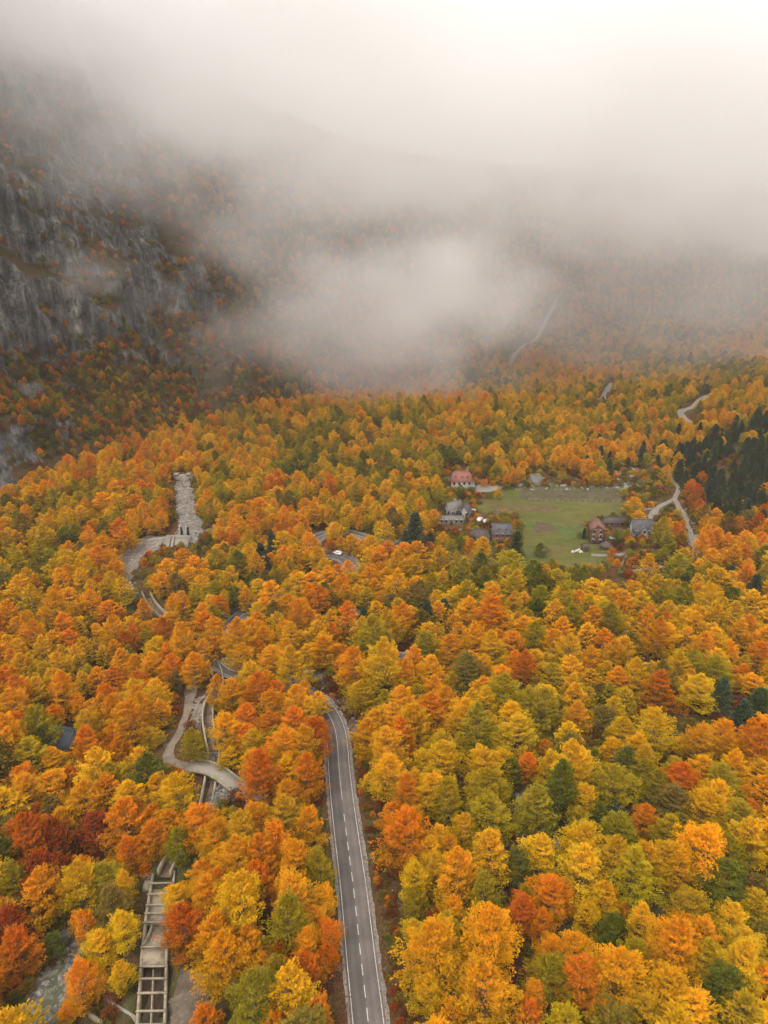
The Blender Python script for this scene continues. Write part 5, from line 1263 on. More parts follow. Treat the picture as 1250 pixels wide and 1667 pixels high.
# ------------------------------------------------------------------ trees
def leaf_material(name, trans=0.26, hue=0.045, val=0.58):
    m, n, l = mat(name)
    out = n.new('ShaderNodeOutputMaterial')
    at = n.new('ShaderNodeAttribute'); at.attribute_type = 'INSTANCER'; at.attribute_name = 'tint'
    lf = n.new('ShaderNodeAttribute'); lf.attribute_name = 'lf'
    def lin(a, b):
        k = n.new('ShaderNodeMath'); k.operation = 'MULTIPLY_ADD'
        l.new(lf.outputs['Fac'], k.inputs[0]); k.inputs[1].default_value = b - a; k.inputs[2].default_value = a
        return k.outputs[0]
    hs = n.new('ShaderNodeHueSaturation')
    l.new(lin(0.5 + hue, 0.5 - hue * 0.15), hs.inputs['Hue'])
    l.new(lin(1 - val, 1 + val * 0.75), hs.inputs['Value'])  # brighter with lf: highlights on beech crown tops painted into the leaf colour
    l.new(at.outputs['Color'], hs.inputs['Color'])
    d = n.new('ShaderNodeBsdfDiffuse'); t = n.new('ShaderNodeBsdfTranslucent'); mx = n.new('ShaderNodeMixShader')
    l.new(hs.outputs[0], d.inputs['Color']); l.new(hs.outputs[0], t.inputs['Color'])
    mx.inputs[0].default_value = trans
    l.new(d.outputs[0], mx.inputs[1]); l.new(t.outputs[0], mx.inputs[2])
    l.new(mx.outputs[0], out.inputs['Surface'])
    return m
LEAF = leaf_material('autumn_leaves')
NEEDLE = leaf_material('pine_needles', 0.12, 0.02, 0.5)
BARK = simple_mat('beech_bark', (0.16, 0.14, 0.12), 0.4, 1.5)
PINE_BARK = simple_mat('pine_bark', (0.10, 0.065, 0.045), 0.4, 1.5)

def leaf_mesh(name, P, D, N, L, Wd, lf, material):
    """one folded lozenge per leaf spray: base P, direction D, normal N, length L, width Wd"""
    S = np.cross(D, N); S /= np.maximum(np.linalg.norm(S, axis=1), 1e-6)[:, None]
    U = np.cross(S, D)
    a = P
    m1 = P + D * (L * 0.45)[:, None] + S * (Wd * 0.5)[:, None] + U * (L * 0.05)[:, None]
    m2 = P + D * (L * 0.45)[:, None] - S * (Wd * 0.5)[:, None] + U * (L * 0.05)[:, None]
    tip = P + D * L[:, None] - U * (L * 0.10)[:, None]
    V = np.stack([a, m1, tip, m2], axis=1).reshape(-1, 3)
    k = np.arange(len(P)) * 4
    F = np.concatenate([np.column_stack([k, k + 1, k + 2]), np.column_stack([k, k + 2, k + 3])])
    me = mesh_from(name, V, F)
    at = me.attributes.new('lf', 'FLOAT', 'FACE'); at.data.foreach_set('value', np.concatenate([lf, lf]).astype(np.float32))
    me.materials.append(material)
    return me

def beech_crown(name, seed, nb=215, nl=44, H=13.0, R=5.0, z0=2.4, leaf=0.37, top=0.55):
    g = np.random.default_rng(seed)
    p1, p2, p3 = g.uniform(0, 6.28, 3)
    t = (np.arange(nb) + g.uniform(0, 1, nb)) / nb
    t = t ** 0.86
    a = np.arange(nb) * 2.39996 + g.normal(0, 0.35, nb)
    lobe = 1 + 0.22 * np.sin(3 * a + p1 + 2 * t) + 0.16 * np.sin(5 * a + p2 - 4 * t) + 0.14 * np.sin(2 * a + p3)
    prof = np.clip(1 - t ** 1.9, 0, 1) ** (top * 1.05) * np.clip((t + 0.16) / 0.45, 0, 1) ** 0.5
    r = R * lobe * prof * g.uniform(0.58, 1.14, nb)
    z = z0 + (H - z0) * (t * 0.97 + 0.03) + g.normal(0, 0.25, nb)
    tip = np.column_stack([r * np.cos(a), r * np.sin(a), z])
    base = np.column_stack([0 * r, 0 * r, np.maximum(z - 0.62 * r - 0.6, 0.12 * H)])
    out = np.column_stack([np.cos(a), np.sin(a), 0 * a])
    ctrl = base * 0.45 + tip * 0.55; ctrl[:, 2] += 0.20 * r
    bv = g.uniform(0, 1, nb)
    n = nb * nl
    b = np.repeat(np.arange(nb), nl)
    u = np.tile((np.arange(nl) + 0.5) / nl, nb) + g.uniform(-0.5, 0.5, n) / nl
    u = 0.36 + 0.68 * u ** 0.75
    P = ((1 - u) ** 2)[:, None] * base[b] + (2 * u * (1 - u))[:, None] * ctrl[b] + (u ** 2)[:, None] * tip[b]
    T = 2 * (1 - u)[:, None] * (ctrl[b] - base[b]) + 2 * u[:, None] * (tip[b] - ctrl[b])
    T /= np.maximum(np.linalg.norm(T, axis=1), 1e-6)[:, None]
    side = np.column_stack([-np.sin(a[b]), np.cos(a[b]), 0 * u])
    sg = np.where(g.uniform(size=n) < 0.5, -1.0, 1.0)
    reach = (0.30 * r[b] + 0.35) * np.clip(1.15 - u, 0.08, 1) * 1.25 * g.uniform(0, 1, n) ** 0.7
    P = P + side * (sg * reach)[:, None] + out[b] * (0.35 * reach)[:, None] + np.column_stack([0 * u, 0 * u, g.normal(0, 0.13, n) - 0.22 * reach])
    D = T * 0.75 + side * (sg * g.uniform(0.15, 0.9, n))[:, None] + g.normal(0, 0.22, (n, 3))
    D[:, 2] = D[:, 2] * 0.75 + 0.05
    D /= np.linalg.norm(D, axis=1)[:, None]
    N = np.column_stack([0 * u, 0 * u, 1 + 0 * u]) + 0.25 * out[b] + g.normal(0, 0.38, (n, 3))
    L = leaf * g.uniform(0.65, 1.35, n)
    lf = np.clip(0.36 * bv[b] + 0.22 * g.uniform(0, 1, n) + 0.42 * np.clip(t[b] * 1.25, 0, 1) , 0, 1)  # chance by branch and leaf; height turns lows greener and paints tops brighter
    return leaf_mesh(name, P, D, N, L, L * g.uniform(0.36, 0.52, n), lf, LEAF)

def beech_trunk(name, seed, H=13.0, R=5.0):
    g = np.random.default_rng(seed + 500)
    mb = MB()
    pts = [(0, 0, -1.2)] + [(g.normal(0, 0.12 * k), g.normal(0, 0.12 * k), H * 0.86 * k / 6) for k in range(7)]
    mb.tube(pts, [0.26, 0.24, 0.2, 0.17, 0.14, 0.11, 0.075, 0.03], 6)
    for k in range(16):
        a = k * 2.4 + g.normal(0, 0.3); z = H * (0.16 + 0.6 * k / 16); r = R * (0.8 - 0.45 * k / 16)
        c, s = math.cos(a), math.sin(a)
        mb.tube([(0, 0, z), (0.5 * r * c, 0.5 * r * s, z + 0.45 * r), (0.85 * r * c, 0.85 * r * s, z + 0.68 * r)], [0.085, 0.05, 0.018], 4)
    me = mesh_from(name, mb.V, mb.F, True)
    me.materials.append(BARK)
    return me

def pine_crown(name, seed, nb=190, nl=22, H=15.0, R=3.0):
    g = np.random.default_rng(seed)
    t = (np.arange(nb) + g.uniform(0, 1, nb)) / nb
    a = np.arange(nb) * 2.39996 + g.normal(0, 0.3, nb)
    r = R * (1 - t ** 1.35) ** 0.85 * g.uniform(0.68, 1.12, nb) * (1 + 0.15 * np.sin(3 * a + seed)) * np.clip((t + 0.12) / 0.22, 0, 1) ** 0.5 + 0.12
    z = 1.4 + (H - 1.4) * t
    n = nb * nl; b = np.repeat(np.arange(nb), nl)
    u = np.tile((np.arange(nl) + 0.5) / nl, nb)
    out = np.column_stack([np.cos(a), np.sin(a), 0 * a])[b]; side = np.column_stack([-np.sin(a), np.cos(a), 0 * a])[b]
    sg = np.where(g.uniform(size=n) < 0.5, -1.0, 1.0)
    reach = sg * g.uniform(0, 1, n) * 0.42 * r[b] * (1.1 - u)
    P = out * (u * r[b])[:, None] + side * reach[:, None]
    P[:, 2] = z[b] - 0.30 * r[b] * u + 0.22 * r[b] * u ** 2 + g.normal(0, 0.08, n)
    D = out * 0.8 + side * (sg * g.uniform(0, 0.8, n))[:, None] + g.normal(0, 0.25, (n, 3)); D[:, 2] += 0.12
    D /= np.linalg.norm(D, axis=1)[:, None]
    N = np.column_stack([0 * u, 0 * u, 1 + 0 * u]) + g.normal(0, 0.45, (n, 3))
    L = g.uniform(0.35, 0.7, n)
    return leaf_mesh(name, P, D, N, L, L * 0.42, np.clip(g.uniform(0, 1, n) * 0.6 + 0.4 * g.uniform(0, 1, nb)[b], 0, 1), NEEDLE)

def pine_trunk(name, H=15.0):
    me0 = MB().tube([(0, 0, -1.0), (0, 0, 3), (0.08, 0, 8), (0, 0, H * 0.97)], [0.27, 0.22, 0.13, 0.02], 7)
    me = mesh_from(name, me0.V, me0.F, True); me.materials.append(PINE_BARK)
    return me

TINT = {'G': (0.63, 0.318, 0.0070), 'A': (0.64, 0.246, 0.0060), 'O': (0.60, 0.163, 0.0060), 'R': (0.47, 0.092, 0.006),
        'D': (0.29, 0.042, 0.009), 'L': (0.33, 0.225, 0.010), 'N': (0.125, 0.122, 0.013), 'P': (0.060, 0.074, 0.034), 'S': (0.19, 0.125, 0.018), 'B': (0.17, 0.048, 0.018)}
COLOUR = {'G': 'golden yellow', 'A': 'amber', 'O': 'orange', 'R': 'red-orange', 'D': 'rust red', 'L': 'olive yellow', 'N': 'dark green', 'S': 'olive brown', 'B': 'russet'}

SCALE = 'NLGAOR'                        # leaves turn from green through gold to red
def tint_at(v, g):
    """a colour anywhere between two neighbours of the scale"""
    v = float(np.clip(v, 0, 5)); i = min(int(v), 4); f = v - i
    k = np.array(TINT[SCALE[i]]) * (1 - f) + np.array(TINT[SCALE[i + 1]]) * f
    k = k * g.uniform(0.86, 1.12) * np.array([1, g.uniform(0.93, 1.07), g.uniform(0.7, 1.4)])
    return [float(min(x_, 0.82)) for x_ in k]
def tint_of(c, g):
    if c in SCALE:
        return tint_at(SCALE.index(c) + g.normal(0, 0.22), g)
    k = np.array(TINT[c]) * g.uniform(0.85, 1.12) * np.array([g.uniform(0.93, 1.05), g.uniform(0.88, 1.12), g.uniform(0.7, 1.4)])
    return [float(v) for v in k]

CROWNS = [beech_crown('crown', 100 + k, H=H_, R=5.0, z0=Z_, top=T_) for k, (H_, Z_, T_) in enumerate(
    [(12.5, 2.2, .55), (13.5, 2.6, .62), (11.5, 1.8, .5), (14.0, 2.6, .7), (12.0, 2.0, .6), (13.0, 2.4, .5), (11.0, 1.6, .58), (12.8, 2.2, .66)])]
CROWN_H = [12.5, 13.5, 11.5, 14.0, 12.0, 13.0, 11.0, 12.8]
TRUNKS = [beech_trunk('trunk', k, H=CROWN_H[k]) for k in range(8)]
PINE_CROWNS = [pine_crown('crown', 300 + k, H=15.0 + (k - 1), R=3.0) for k in range(3)]
PINE_TRUNK = pine_trunk('trunk')
SHRUBS = [beech_crown('shrub', 400 + k, nb=60, nl=24, H=3.4, R=2.3, z0=0.05, leaf=0.34, top=.45) for k in range(4)]

# --- where trees stand: the ones picked out first, then the wood filled in between them
def clear_of(x, y, m):
    x = np.asarray(x, float); y = np.asarray(y, float)
    bad = in_poly(x, y, FIELD)
    for poly in CLEARINGS:
        for ox, oy in ((0, 0), (m, 0), (-m, 0), (0, m * 0.8), (0, -m * 0.8)):
            bad |= in_poly(x + ox, y + oy, poly)
    for key, line in ROADS.items():
        near = 1.9 + 0.25 * m if key == 'main' else (0.8 if key == 'track' else 1.0 + 0.25 * m)
        bad |= poly_dist(x, y, line[::3])[0] < ROAD_HALF[key] + np.where((key == 'main') & (y > 150), 0.3, near)
    for key, line in CHANNELS.items():
        bad |= poly_dist(x, y, line[::3])[0] < CHANNEL_SIZE[key][0] + (1.2 + 0.3 * m if key == 'basin' else 0.4)
    for hx, hy, hr in HOUSE_SPOTS:
        bad |= np.hypot(x - hx, y - hy) < hr
    return ~bad

def in_view(x, y, margin=14.0):
    dep = y * math.cos(PITCH) + CAM_Z * math.sin(PITCH)
    return (np.abs(x) < 0.548 * dep + margin) & (y > 52)

class Spacing:
    def __init__(self): self.g = {}
    def free(self, x, y, r, f=0.5):
        ix, iy = int(x // 8), int(y // 8)
        for a in range(ix - 2, ix + 3):
            for b in range(iy - 2, iy + 3):
                for px, py, pr in self.g.get((a, b), ()):
                    if (px - x) ** 2 + (py - y) ** 2 < (f * (r + pr)) ** 2:
                        return False
        return True
    def put(self, x, y, r): self.g.setdefault((int(x // 8), int(y // 8)), []).append((x, y, r))

space = Spacing()
g = np.random.default_rng(77)
beeches = []            # x, y, width, colour code
for x, y, w, c in BEECHES:
    beeches.append((x, y, w, c)); space.put(x, y, w / 2)
pines = []
for x, y, w in PINES:
    pines.append((x, y, w)); space.put(x, y, w / 2 + 0.5)
# the dark pine stand on the right-hand slope and the scattered ones behind the field
for x, y, w, n_, sx, sy in PINE_STANDS:
    for k in range(n_ * 8):
        px, py = (x + g.normal(0, sx), y + g.normal(0, sy)) if sx else (g.uniform(134, 232), g.uniform(262, 385))
        if not sx and not in_poly([px], [py], PINE_WOOD)[0]: continue
        pw = w * g.uniform(0.75, 1.2)
        if n_ <= 0: break
        if clear_of([px], [py], 0.5)[0] and space.free(px, py, pw / 2, 0.62):
            pines.append((px, py, pw)); space.put(px, py, pw / 2); n_ -= 1

ncand = 60000
cx = g.uniform(-330, 420, ncand); cy_ = 50 + 630 * g.uniform(0, 1, ncand) ** 1.15
sel = in_view(cx, cy_)
cx, cy_ = cx[sel], cy_[sel]
fd = poly_dist(cx, cy_, FOOT)[0]
wid = np.interp(cy_, [50, 130, 220, 320, 700], [8.6, 8.4, 8.0, 7.0, 6.2]) * g.uniform(0.72, 1.22, len(cx))
ok = clear_of(cx, cy_, 0) & clear_of(cx, cy_, 3.0)
# behind the foot of the mountain its own sheet carries the trees
_ix = np.array([p[0] for p in FOOT]); _iy = np.array([p[1] for p in FOOT])
ok &= (cy_ < np.interp(cx, _ix, _iy) + 2)
gap = fbm(cx / 17, cy_ / 17, seed=61, octaves=2)
ok &= gap > -0.70
ok &= (cy_ > 66)
stand = in_poly(cx, cy_, PINE_WOOD)
ok &= ~(stand & (g.uniform(size=len(cx)) < 0.93))
n1 = fbm(cx / 42, cy_ / 42, seed=62, octaves=3); n2 = fbm(cx / 60, cy_ / 60, seed=63, octaves=2)
dr = np.zeros(len(cx))
todo = [(i, wid[i]) for i in np.nonzero(ok)[0]]
todo = todo[:len(todo) * 2 // 3] + [(i, w * 0.6) for i, w in todo[len(todo) * 2 // 3:]]
for i, w in todo:
    x, y = cx[i], cy_[i]
    if not space.free(x, y, w / 2, 0.53 if y < 170 else 0.52):
        continue
    space.put(x, y, w / 2)
    # how far the leaves have turned: by stand, in drifts, and a little by chance
    if x < -55 and y > 140:   v = 2.45
    elif x > 5 and y < 215:   v = 2.2
    elif y > 320:             v = 1.6
    elif x > 110:             v = 3.0
    elif y > 215 and x > 20:  v = 1.3
    else:                     v = 2.65
    v += 1.9 * n1[i] + g.normal(0, 0.62) - (0.9 if g.uniform() < 0.07 else 0) + (1.2 if g.uniform() < 0.04 else 0)
    beeches.append((float(x), float(y), float(w), 'S' if g.uniform() < 0.05 else SCALE[int(np.clip(round(v), 0, 5))]))
print('beeches', len(beeches), 'pines', len(pines))

bx = np.array([b[0] for b in beeches]); by = np.array([b[1] for b in beeches]); bw = np.array([b[2] for b in beeches])
bz = hgt(bx, by)
bdep = by * math.cos(PITCH) + (CAM_Z - bz - 0.6 * bw) * math.sin(PITCH)
bpx = 0.5 + 1147.0 / 1250 * bx / bdep
bpy_ = 0.5 - 1147.0 / 1667 * (by * math.sin(PITCH) + (bz + 0.6 * bw - CAM_Z) * math.cos(PITCH)) / bdep     # share of the picture height
size_px = bw / bdep * ((bpx > 0.01) & (bpx < 0.99) & (bpy_ < 0.985))
size_px[:len(BEECHES)] += 0.01
order = np.argsort(-size_px)
single = order[:300]
rest = order[300:]

ORD = 'first second third fourth fifth sixth seventh eighth ninth tenth eleventh twelfth thirteenth fourteenth fifteenth sixteenth seventeenth eighteenth nineteenth twentieth'.split()
_u = ORD[:9]
for _t, _n in (('twenty', 'thirtieth'), ('thirty', 'fortieth'), ('forty', 'fiftieth'), ('fifty', 'sixtieth'), ('sixty', 'seventieth')):
    ORD += [_t + '-' + w for w in _u] + [_n]
_rm = ROADS['main'][:70]; _ch = np.vstack([CHANNELS['basin'], CHANNELS['canal'][:60]])
def place_words(x, y):
    xr = float(np.interp(y, _rm[:, 1], _rm[:, 0])); xc = float(np.interp(y, _ch[:, 1], _ch[:, 0]))
    if y > 165:
        return 'in the wood beyond the left channel' if x < -15 else 'in the wood before the green field'
    if x < xc: return 'left of the concrete channel'
    if x < xr: return 'between the concrete channel and the road'
    dep = y * math.cos(PITCH) + CAM_Z * math.sin(PITCH)
    sx = x / (0.545 * dep)
    if x < xr + 20: return 'close beside the road on its right'
    if sx < 0.55: return 'midway between road and right edge'
    return 'on the slope near the right edge'

def number(items, noun):
    """items: (zone, colour, size word, picture height, picture x) -> a label for each, counted upwards from the bottom edge"""
    lab = [None] * len(items); groups = {}
    for i, it in enumerate(items):
        groups.setdefault((it[0], it[1], it[2]), []).append(i)
    for (zone, colour, size), every in groups.items():
        head = f'{size} {colour} {noun}'.strip()
        every.sort(key=lambda i: items[i][4])
        n = len(every)
        parts = 1 if n <= 9 else (2 if n <= 20 else 3)
        names = {1: [''], 2: [', left part', ', right part'], 3: [', left part', ', middle part', ', right part']}[parts]
        for q in range(parts):
            idx = every[q * n // parts:(q + 1) * n // parts]
            idx.sort(key=lambda i: -items[i][3])
            for k, i in enumerate(idx):
                lab[i] = f'{head} {zone}{names[q]}' + ('' if len(idx) == 1 else f', {ORD[k]} from the bottom')
    return lab

items = []
for i in single:
    w = bw[i]
    items.append((place_words(bx[i], by[i]), COLOUR[beeches[i][3]], 'large' if w > 9.2 else ('small' if w < 6.2 else ''), bpy_[i], bpx[i]))
labels = number(items, 'beech')
for i, lab in zip(single, labels):
    x, y, w, c = beeches[i]
    k = int(g.integers(0, 8))
    s = w / 10.0
    o = empty('beech_tree', (x, y, float(bz[i])), float(g.uniform(0, 6.28)))
    o.scale = (s * g.uniform(0.86, 1.14), s * g.uniform(0.86, 1.14), s * g.uniform(0.82, 1.16) + 0.06)
    o.rotation_euler = (float(g.normal(0, .055)), float(g.normal(0, .055)), o.rotation_euler.z)
    tag(o, lab, 'tree', 'autumn beeches of the near wood')
    obj('trunk', TRUNKS[k], None, o)
    cr = obj('crown', CROWNS[k], None, o)
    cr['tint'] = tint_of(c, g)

# pines: each one a tree of its own
pzs = hgt(np.array([p[0] for p in pines]), np.array([p[1] for p in pines]))
items = []
for (x, y, w), z in zip(pines, pzs):
    dep = y * math.cos(PITCH) + (CAM_Z - z) * math.sin(PITCH)
    hy = 0.5 - 1147.0 / 1667 * (y * math.sin(PITCH) + (z - CAM_Z) * math.cos(PITCH)) / dep
    if in_poly([x], [y], PINE_WOOD)[0]: zone = 'in the dark right-hand stand'
    elif y > 300: zone = 'behind the green field'
    elif y < 165: zone = 'among the near beeches on the right' if x > 0 else 'among the near beeches'
    elif x < -15: zone = 'in the wood left of centre'
    elif y < 215: zone = 'in the clump above the bend' if x < 30 else 'in the right-hand wood'
    else: zone = 'near the village houses'
    items.append((zone, 'dark green', 'small' if w < 3.6 else '', hy, x / dep))
labels = number(items, 'pine')
for (x, y, w), z, lab in zip(pines, pzs, labels):
    s = w / 6.0
    o = empty('pine_tree', (x, y, float(z)), float(g.uniform(0, 6.28)))
    k_ = s * g.uniform(1.0, 1.4); o.scale = (k_, k_ * g.uniform(.85, 1.1), s * g.uniform(0.48, 0.85))
    tag(o, lab, 'tree', 'dark pines')
    obj('trunk', PINE_TRUNK, None, o)
    cr = obj('crown', PINE_CROWNS[int(g.integers(0, 3))], None, o)
    cr['tint'] = tint_of('P', g)

# --- the rest of the wood, one mass: valley trees past the nearest 300, the woods on the mountain and the far slope, undergrowth
FAR_COL = bpy.data.collections.new('woodland_kinds')          # not linked to the scene: only the shapes the wood is made of
def whole_tree(name, crown, trunk):
    o = bpy.data.objects.new(name, None if crown is None else crown)
    FAR_COL.objects.link(o)
def joined(name, crown, trunk):
    n1_, n2_ = len(crown.vertices), len(trunk.vertices)
    V = np.zeros((n1_ + n2_) * 3, np.float32)
    crown.vertices.foreach_get('co', V[:n1_ * 3]); t_ = np.zeros(n2_ * 3, np.float32); trunk.vertices.foreach_get('co', t_); V[n1_ * 3:] = t_
    F = [tuple(p.vertices) for p in crown.polygons] + [tuple(v + n1_ for v in p.vertices) for p in trunk.polygons]
    me = mesh_from(name, V.reshape(-1, 3), F)
    lf = np.zeros(len(crown.polygons), np.float32); crown.attributes['lf'].data.foreach_get('value', lf)
    at = me.attributes.new('lf', 'FLOAT', 'FACE'); at.data.foreach_set('value', np.concatenate([lf, np.full(len(trunk.polygons), .5, np.float32)]))
    me.materials.append(crown.materials[0]); me.materials.append(trunk.materials[0])
    me.polygons.foreach_set('material_index', np.array([0] * len(crown.polygons) + [1] * len(trunk.polygons), np.int32))
    return me
KINDS = []
for k in range(5):
    KINDS.append(joined('a_wood_%d' % k, beech_crown('far_crown', 200 + k, nb=120, nl=20, H=[12, 13, 11.5, 13.5, 12.5][k], leaf=0.72, z0=1.8, top=[.55, .62, .5, .68, .58][k]), TRUNKS[k]))
KINDS.append(joined('a_wood_5', PINE_CROWNS[0], PINE_TRUNK))
for k in range(4):
    KINDS.append(SHRUBS[k])
for k, me in enumerate(KINDS):
    o = bpy.data.objects.new('kind_%02d' % k, me); FAR_COL.objects.link(o)

pts, kind, scl, tin = [], [], [], []
def plant(x, y, z, k, s, c):
    pts.append((x, y, z)); kind.append(k); scl.append((s * g.uniform(.84, 1.16), s * g.uniform(.84, 1.16), s * g.uniform(.8, 1.18))); tin.append(tint_of(c, g))
for i in rest:
    plant(bx[i], by[i], bz[i], int(g.integers(0, 5)), bw[i] / 10, beeches[i][3])

# undergrowth where the wood is open
ns = 9000
sx_, sy_ = g.uniform(-150, 220, ns), 58 + 330 * g.uniform(0, 1, ns) ** 1.3
keep = in_view(sx_, sy_, 5) & (sy_ < np.interp(sx_, _ix, _iy))
sx_, sy_ = sx_[keep], sy_[keep]
bad = in_poly(sx_, sy_, FIELD)
for key, line in ROADS.items():
    bad |= poly_dist(sx_, sy_, line[::3])[0] < ROAD_HALF[key] + (2.2 if key == 'main' else 1.4)
for key, line in CHANNELS.items():
    bad |= poly_dist(sx_, sy_, line[::3])[0] < CHANNEL_SIZE[key][0] + 2.0
for hx, hy, hr in HOUSE_SPOTS:
    bad |= np.hypot(sx_ - hx, sy_ - hy) < hr * 0.9
for poly in BARE:
    bad |= in_poly(sx_, sy_, poly)
bad |= np.hypot(sx_ + 16, sy_ - 237) < 10
sx_, sy_ = sx_[~bad], sy_[~bad]
sz_ = hgt(sx_, sy_)
for x, y, z in zip(sx_, sy_, sz_):
    near_road = abs(x - float(np.interp(y, _rm[:, 1], _rm[:, 0]))) < 9 and y < 150
    c = g.choice(['B', 'S', 'L', 'N', 'O', 'D'], p=[.45, .18, .08, .07, .08, .14] if near_road else [.26, .26, .18, .13, .1, .07])
    plant(x, y, z - 0.1, 6 + int(g.integers(0, 4)), (g.uniform(.18, .5) if near_road else g.uniform(.4, 1.0)), c)

# bracken and low scrub on the banks beside the road
for k in range(520):
    q = _rm[int(g.integers(0, 48))]; side_ = g.choice([-1, 1], p=[.3, .7])
    x, y = q[0] + side_ * g.uniform(4.4, 8.5), q[1] + g.uniform(-1.5, 1.5)
    plant(x, y, float(gz(x, y)) - .05, 6 + int(g.integers(0, 4)), g.uniform(.12, .38), g.choice(list('BDNSO'), p=[.42, .2, .12, .2, .06]))
# drifts of fallen leaves along the road edges
for k in range(900):
    q = _rm[int(g.integers(0, 62))]; side_ = g.choice([-1, 1])
    x, y = q[0] + side_ * (3.5 - abs(g.normal(0, .55))), q[1] + g.uniform(-1.5, 1.5)
    plant(x, y, q[2] + .0, 6 + int(g.integers(0, 4)), g.uniform(.02, .055), g.choice(list('BDOA'), p=[.45, .25, .2, .1]))
# bushes round the village and along the lane
nv_ = 900
vx_, vy_ = g.uniform(14, 150, nv_), g.uniform(236, 345, nv_)
bad = in_poly(vx_, vy_, FIELD) & (poly_dist(vx_, vy_, list(FIELD) + [FIELD[0]])[0] > 2.5)
for key in ROADS: bad |= poly_dist(vx_, vy_, ROADS[key][::3])[0] < ROAD_HALF[key] + 1.6
for hx, hy, hr in HOUSE_SPOTS: bad |= np.hypot(vx_ - hx, vy_ - hy) < hr * .85
vx_, vy_ = vx_[~bad], vy_[~bad]; vz_ = hgt(vx_, vy_)
for x, y, z in zip(vx_, vy_, vz_):
    plant(x, y, z - .1, 6 + int(g.integers(0, 4)), g.uniform(.35, 1.05) * (.6 if 60 < x < 112 and y < 322 else 1), g.choice(list('LNSOAB'), p=[.30, .26, .22, .06, .08, .08]))
# woods on the mountain and the far slopes: gentler ground carries trees, ledges carry scrub
visible = (poly_dist(M_CTR[:, 0], M_CTR[:, 1] + 3.0, ROADS['far_track'][::3])[0] > 7.0) & (M_CTR[:, 2] < 330) & (M_CTR[:, 1] > 200) & (np.abs(M_CTR[:, 0]) < 0.60 * M_CTR[:, 1] + 70) & (M_CTR[:, 1] < 1000)
dens = M_AREA * visible * np.where(M_ROCK > 0.5, 0.14, 1.0) * (1 + 1.6 * (M_CTR[:, 2] < 55)) * (0.25 + sstep(-0.25, 0.2, fbm(M_CTR[:, 0] / 34, M_CTR[:, 1] / 34, M_CTR[:, 2] / 34, seed=71)))
pick = g.choice(len(dens), size=30000, p=dens / dens.sum())
nz = fbm(M_CTR[pick, 0] / 60, M_CTR[pick, 1] / 60, M_CTR[pick, 2] / 60, seed=72)
for f, q in zip(pick, nz):
    x, y, z = M_CTR[f]
    steep = M_CLIFF[f] > 0.3
    high = z > 30
    if steep:
        k, s, c = (6 + int(g.integers(0, 4)), g.uniform(.5, 1.15), g.choice(list('BOSLNRP'), p=[.22, .10, .26, .18, .16, .03, .05])) if g.uniform() < .6 else (int(g.integers(0, 5)), g.uniform(.24, .46), g.choice(list('OALNRSB'), p=[.16, .14, .24, .18, .06, .12, .10]))
    else:
        k, s = int(g.integers(0, 5)), g.uniform(.38, .66)
        pw = np.array([.13, .22, .27, .15, .02, .21]) * np.exp(np.array([.9, .4, -.8, -1.2, 1.3, 0]) * q * 2)
        c = g.choice(list('OALNRS'), p=pw / pw.sum())
    if k < 5 and c == 'P': k = 5
    plant(x, y, z - 0.3, k, s, c)
# far valley floor and the slope behind it
nf = 5200
fx_, fy_ = g.uniform(-60, 560, nf), g.uniform(470, 950, nf)
keep = (fy_ < np.interp(fx_, _ix, _iy) + 3) & (fx_ < 0.6 * fy_ + 40) & (np.abs(fx_) > 0)
for poly in CLEARINGS:
    keep &= ~in_poly(fx_, fy_, poly)
for key in ('far_track', 'far_path', 'far_bend', 'far_edge'):
    keep &= poly_dist(fx_, fy_, ROADS[key][::3])[0] > 3.5
fx_, fy_ = fx_[keep], fy_[keep]; fz_ = hgt(fx_, fy_)
for x, y, z in zip(fx_, fy_, fz_):
    if y < 660 and not space.free(x, y, 2.0, 0.8): continue
    plant(x, y, z, int(g.integers(0, 5)), g.uniform(.35, .6), g.choice(list('OALNRS'), p=[.10, .22, .28, .16, .02, .22]))

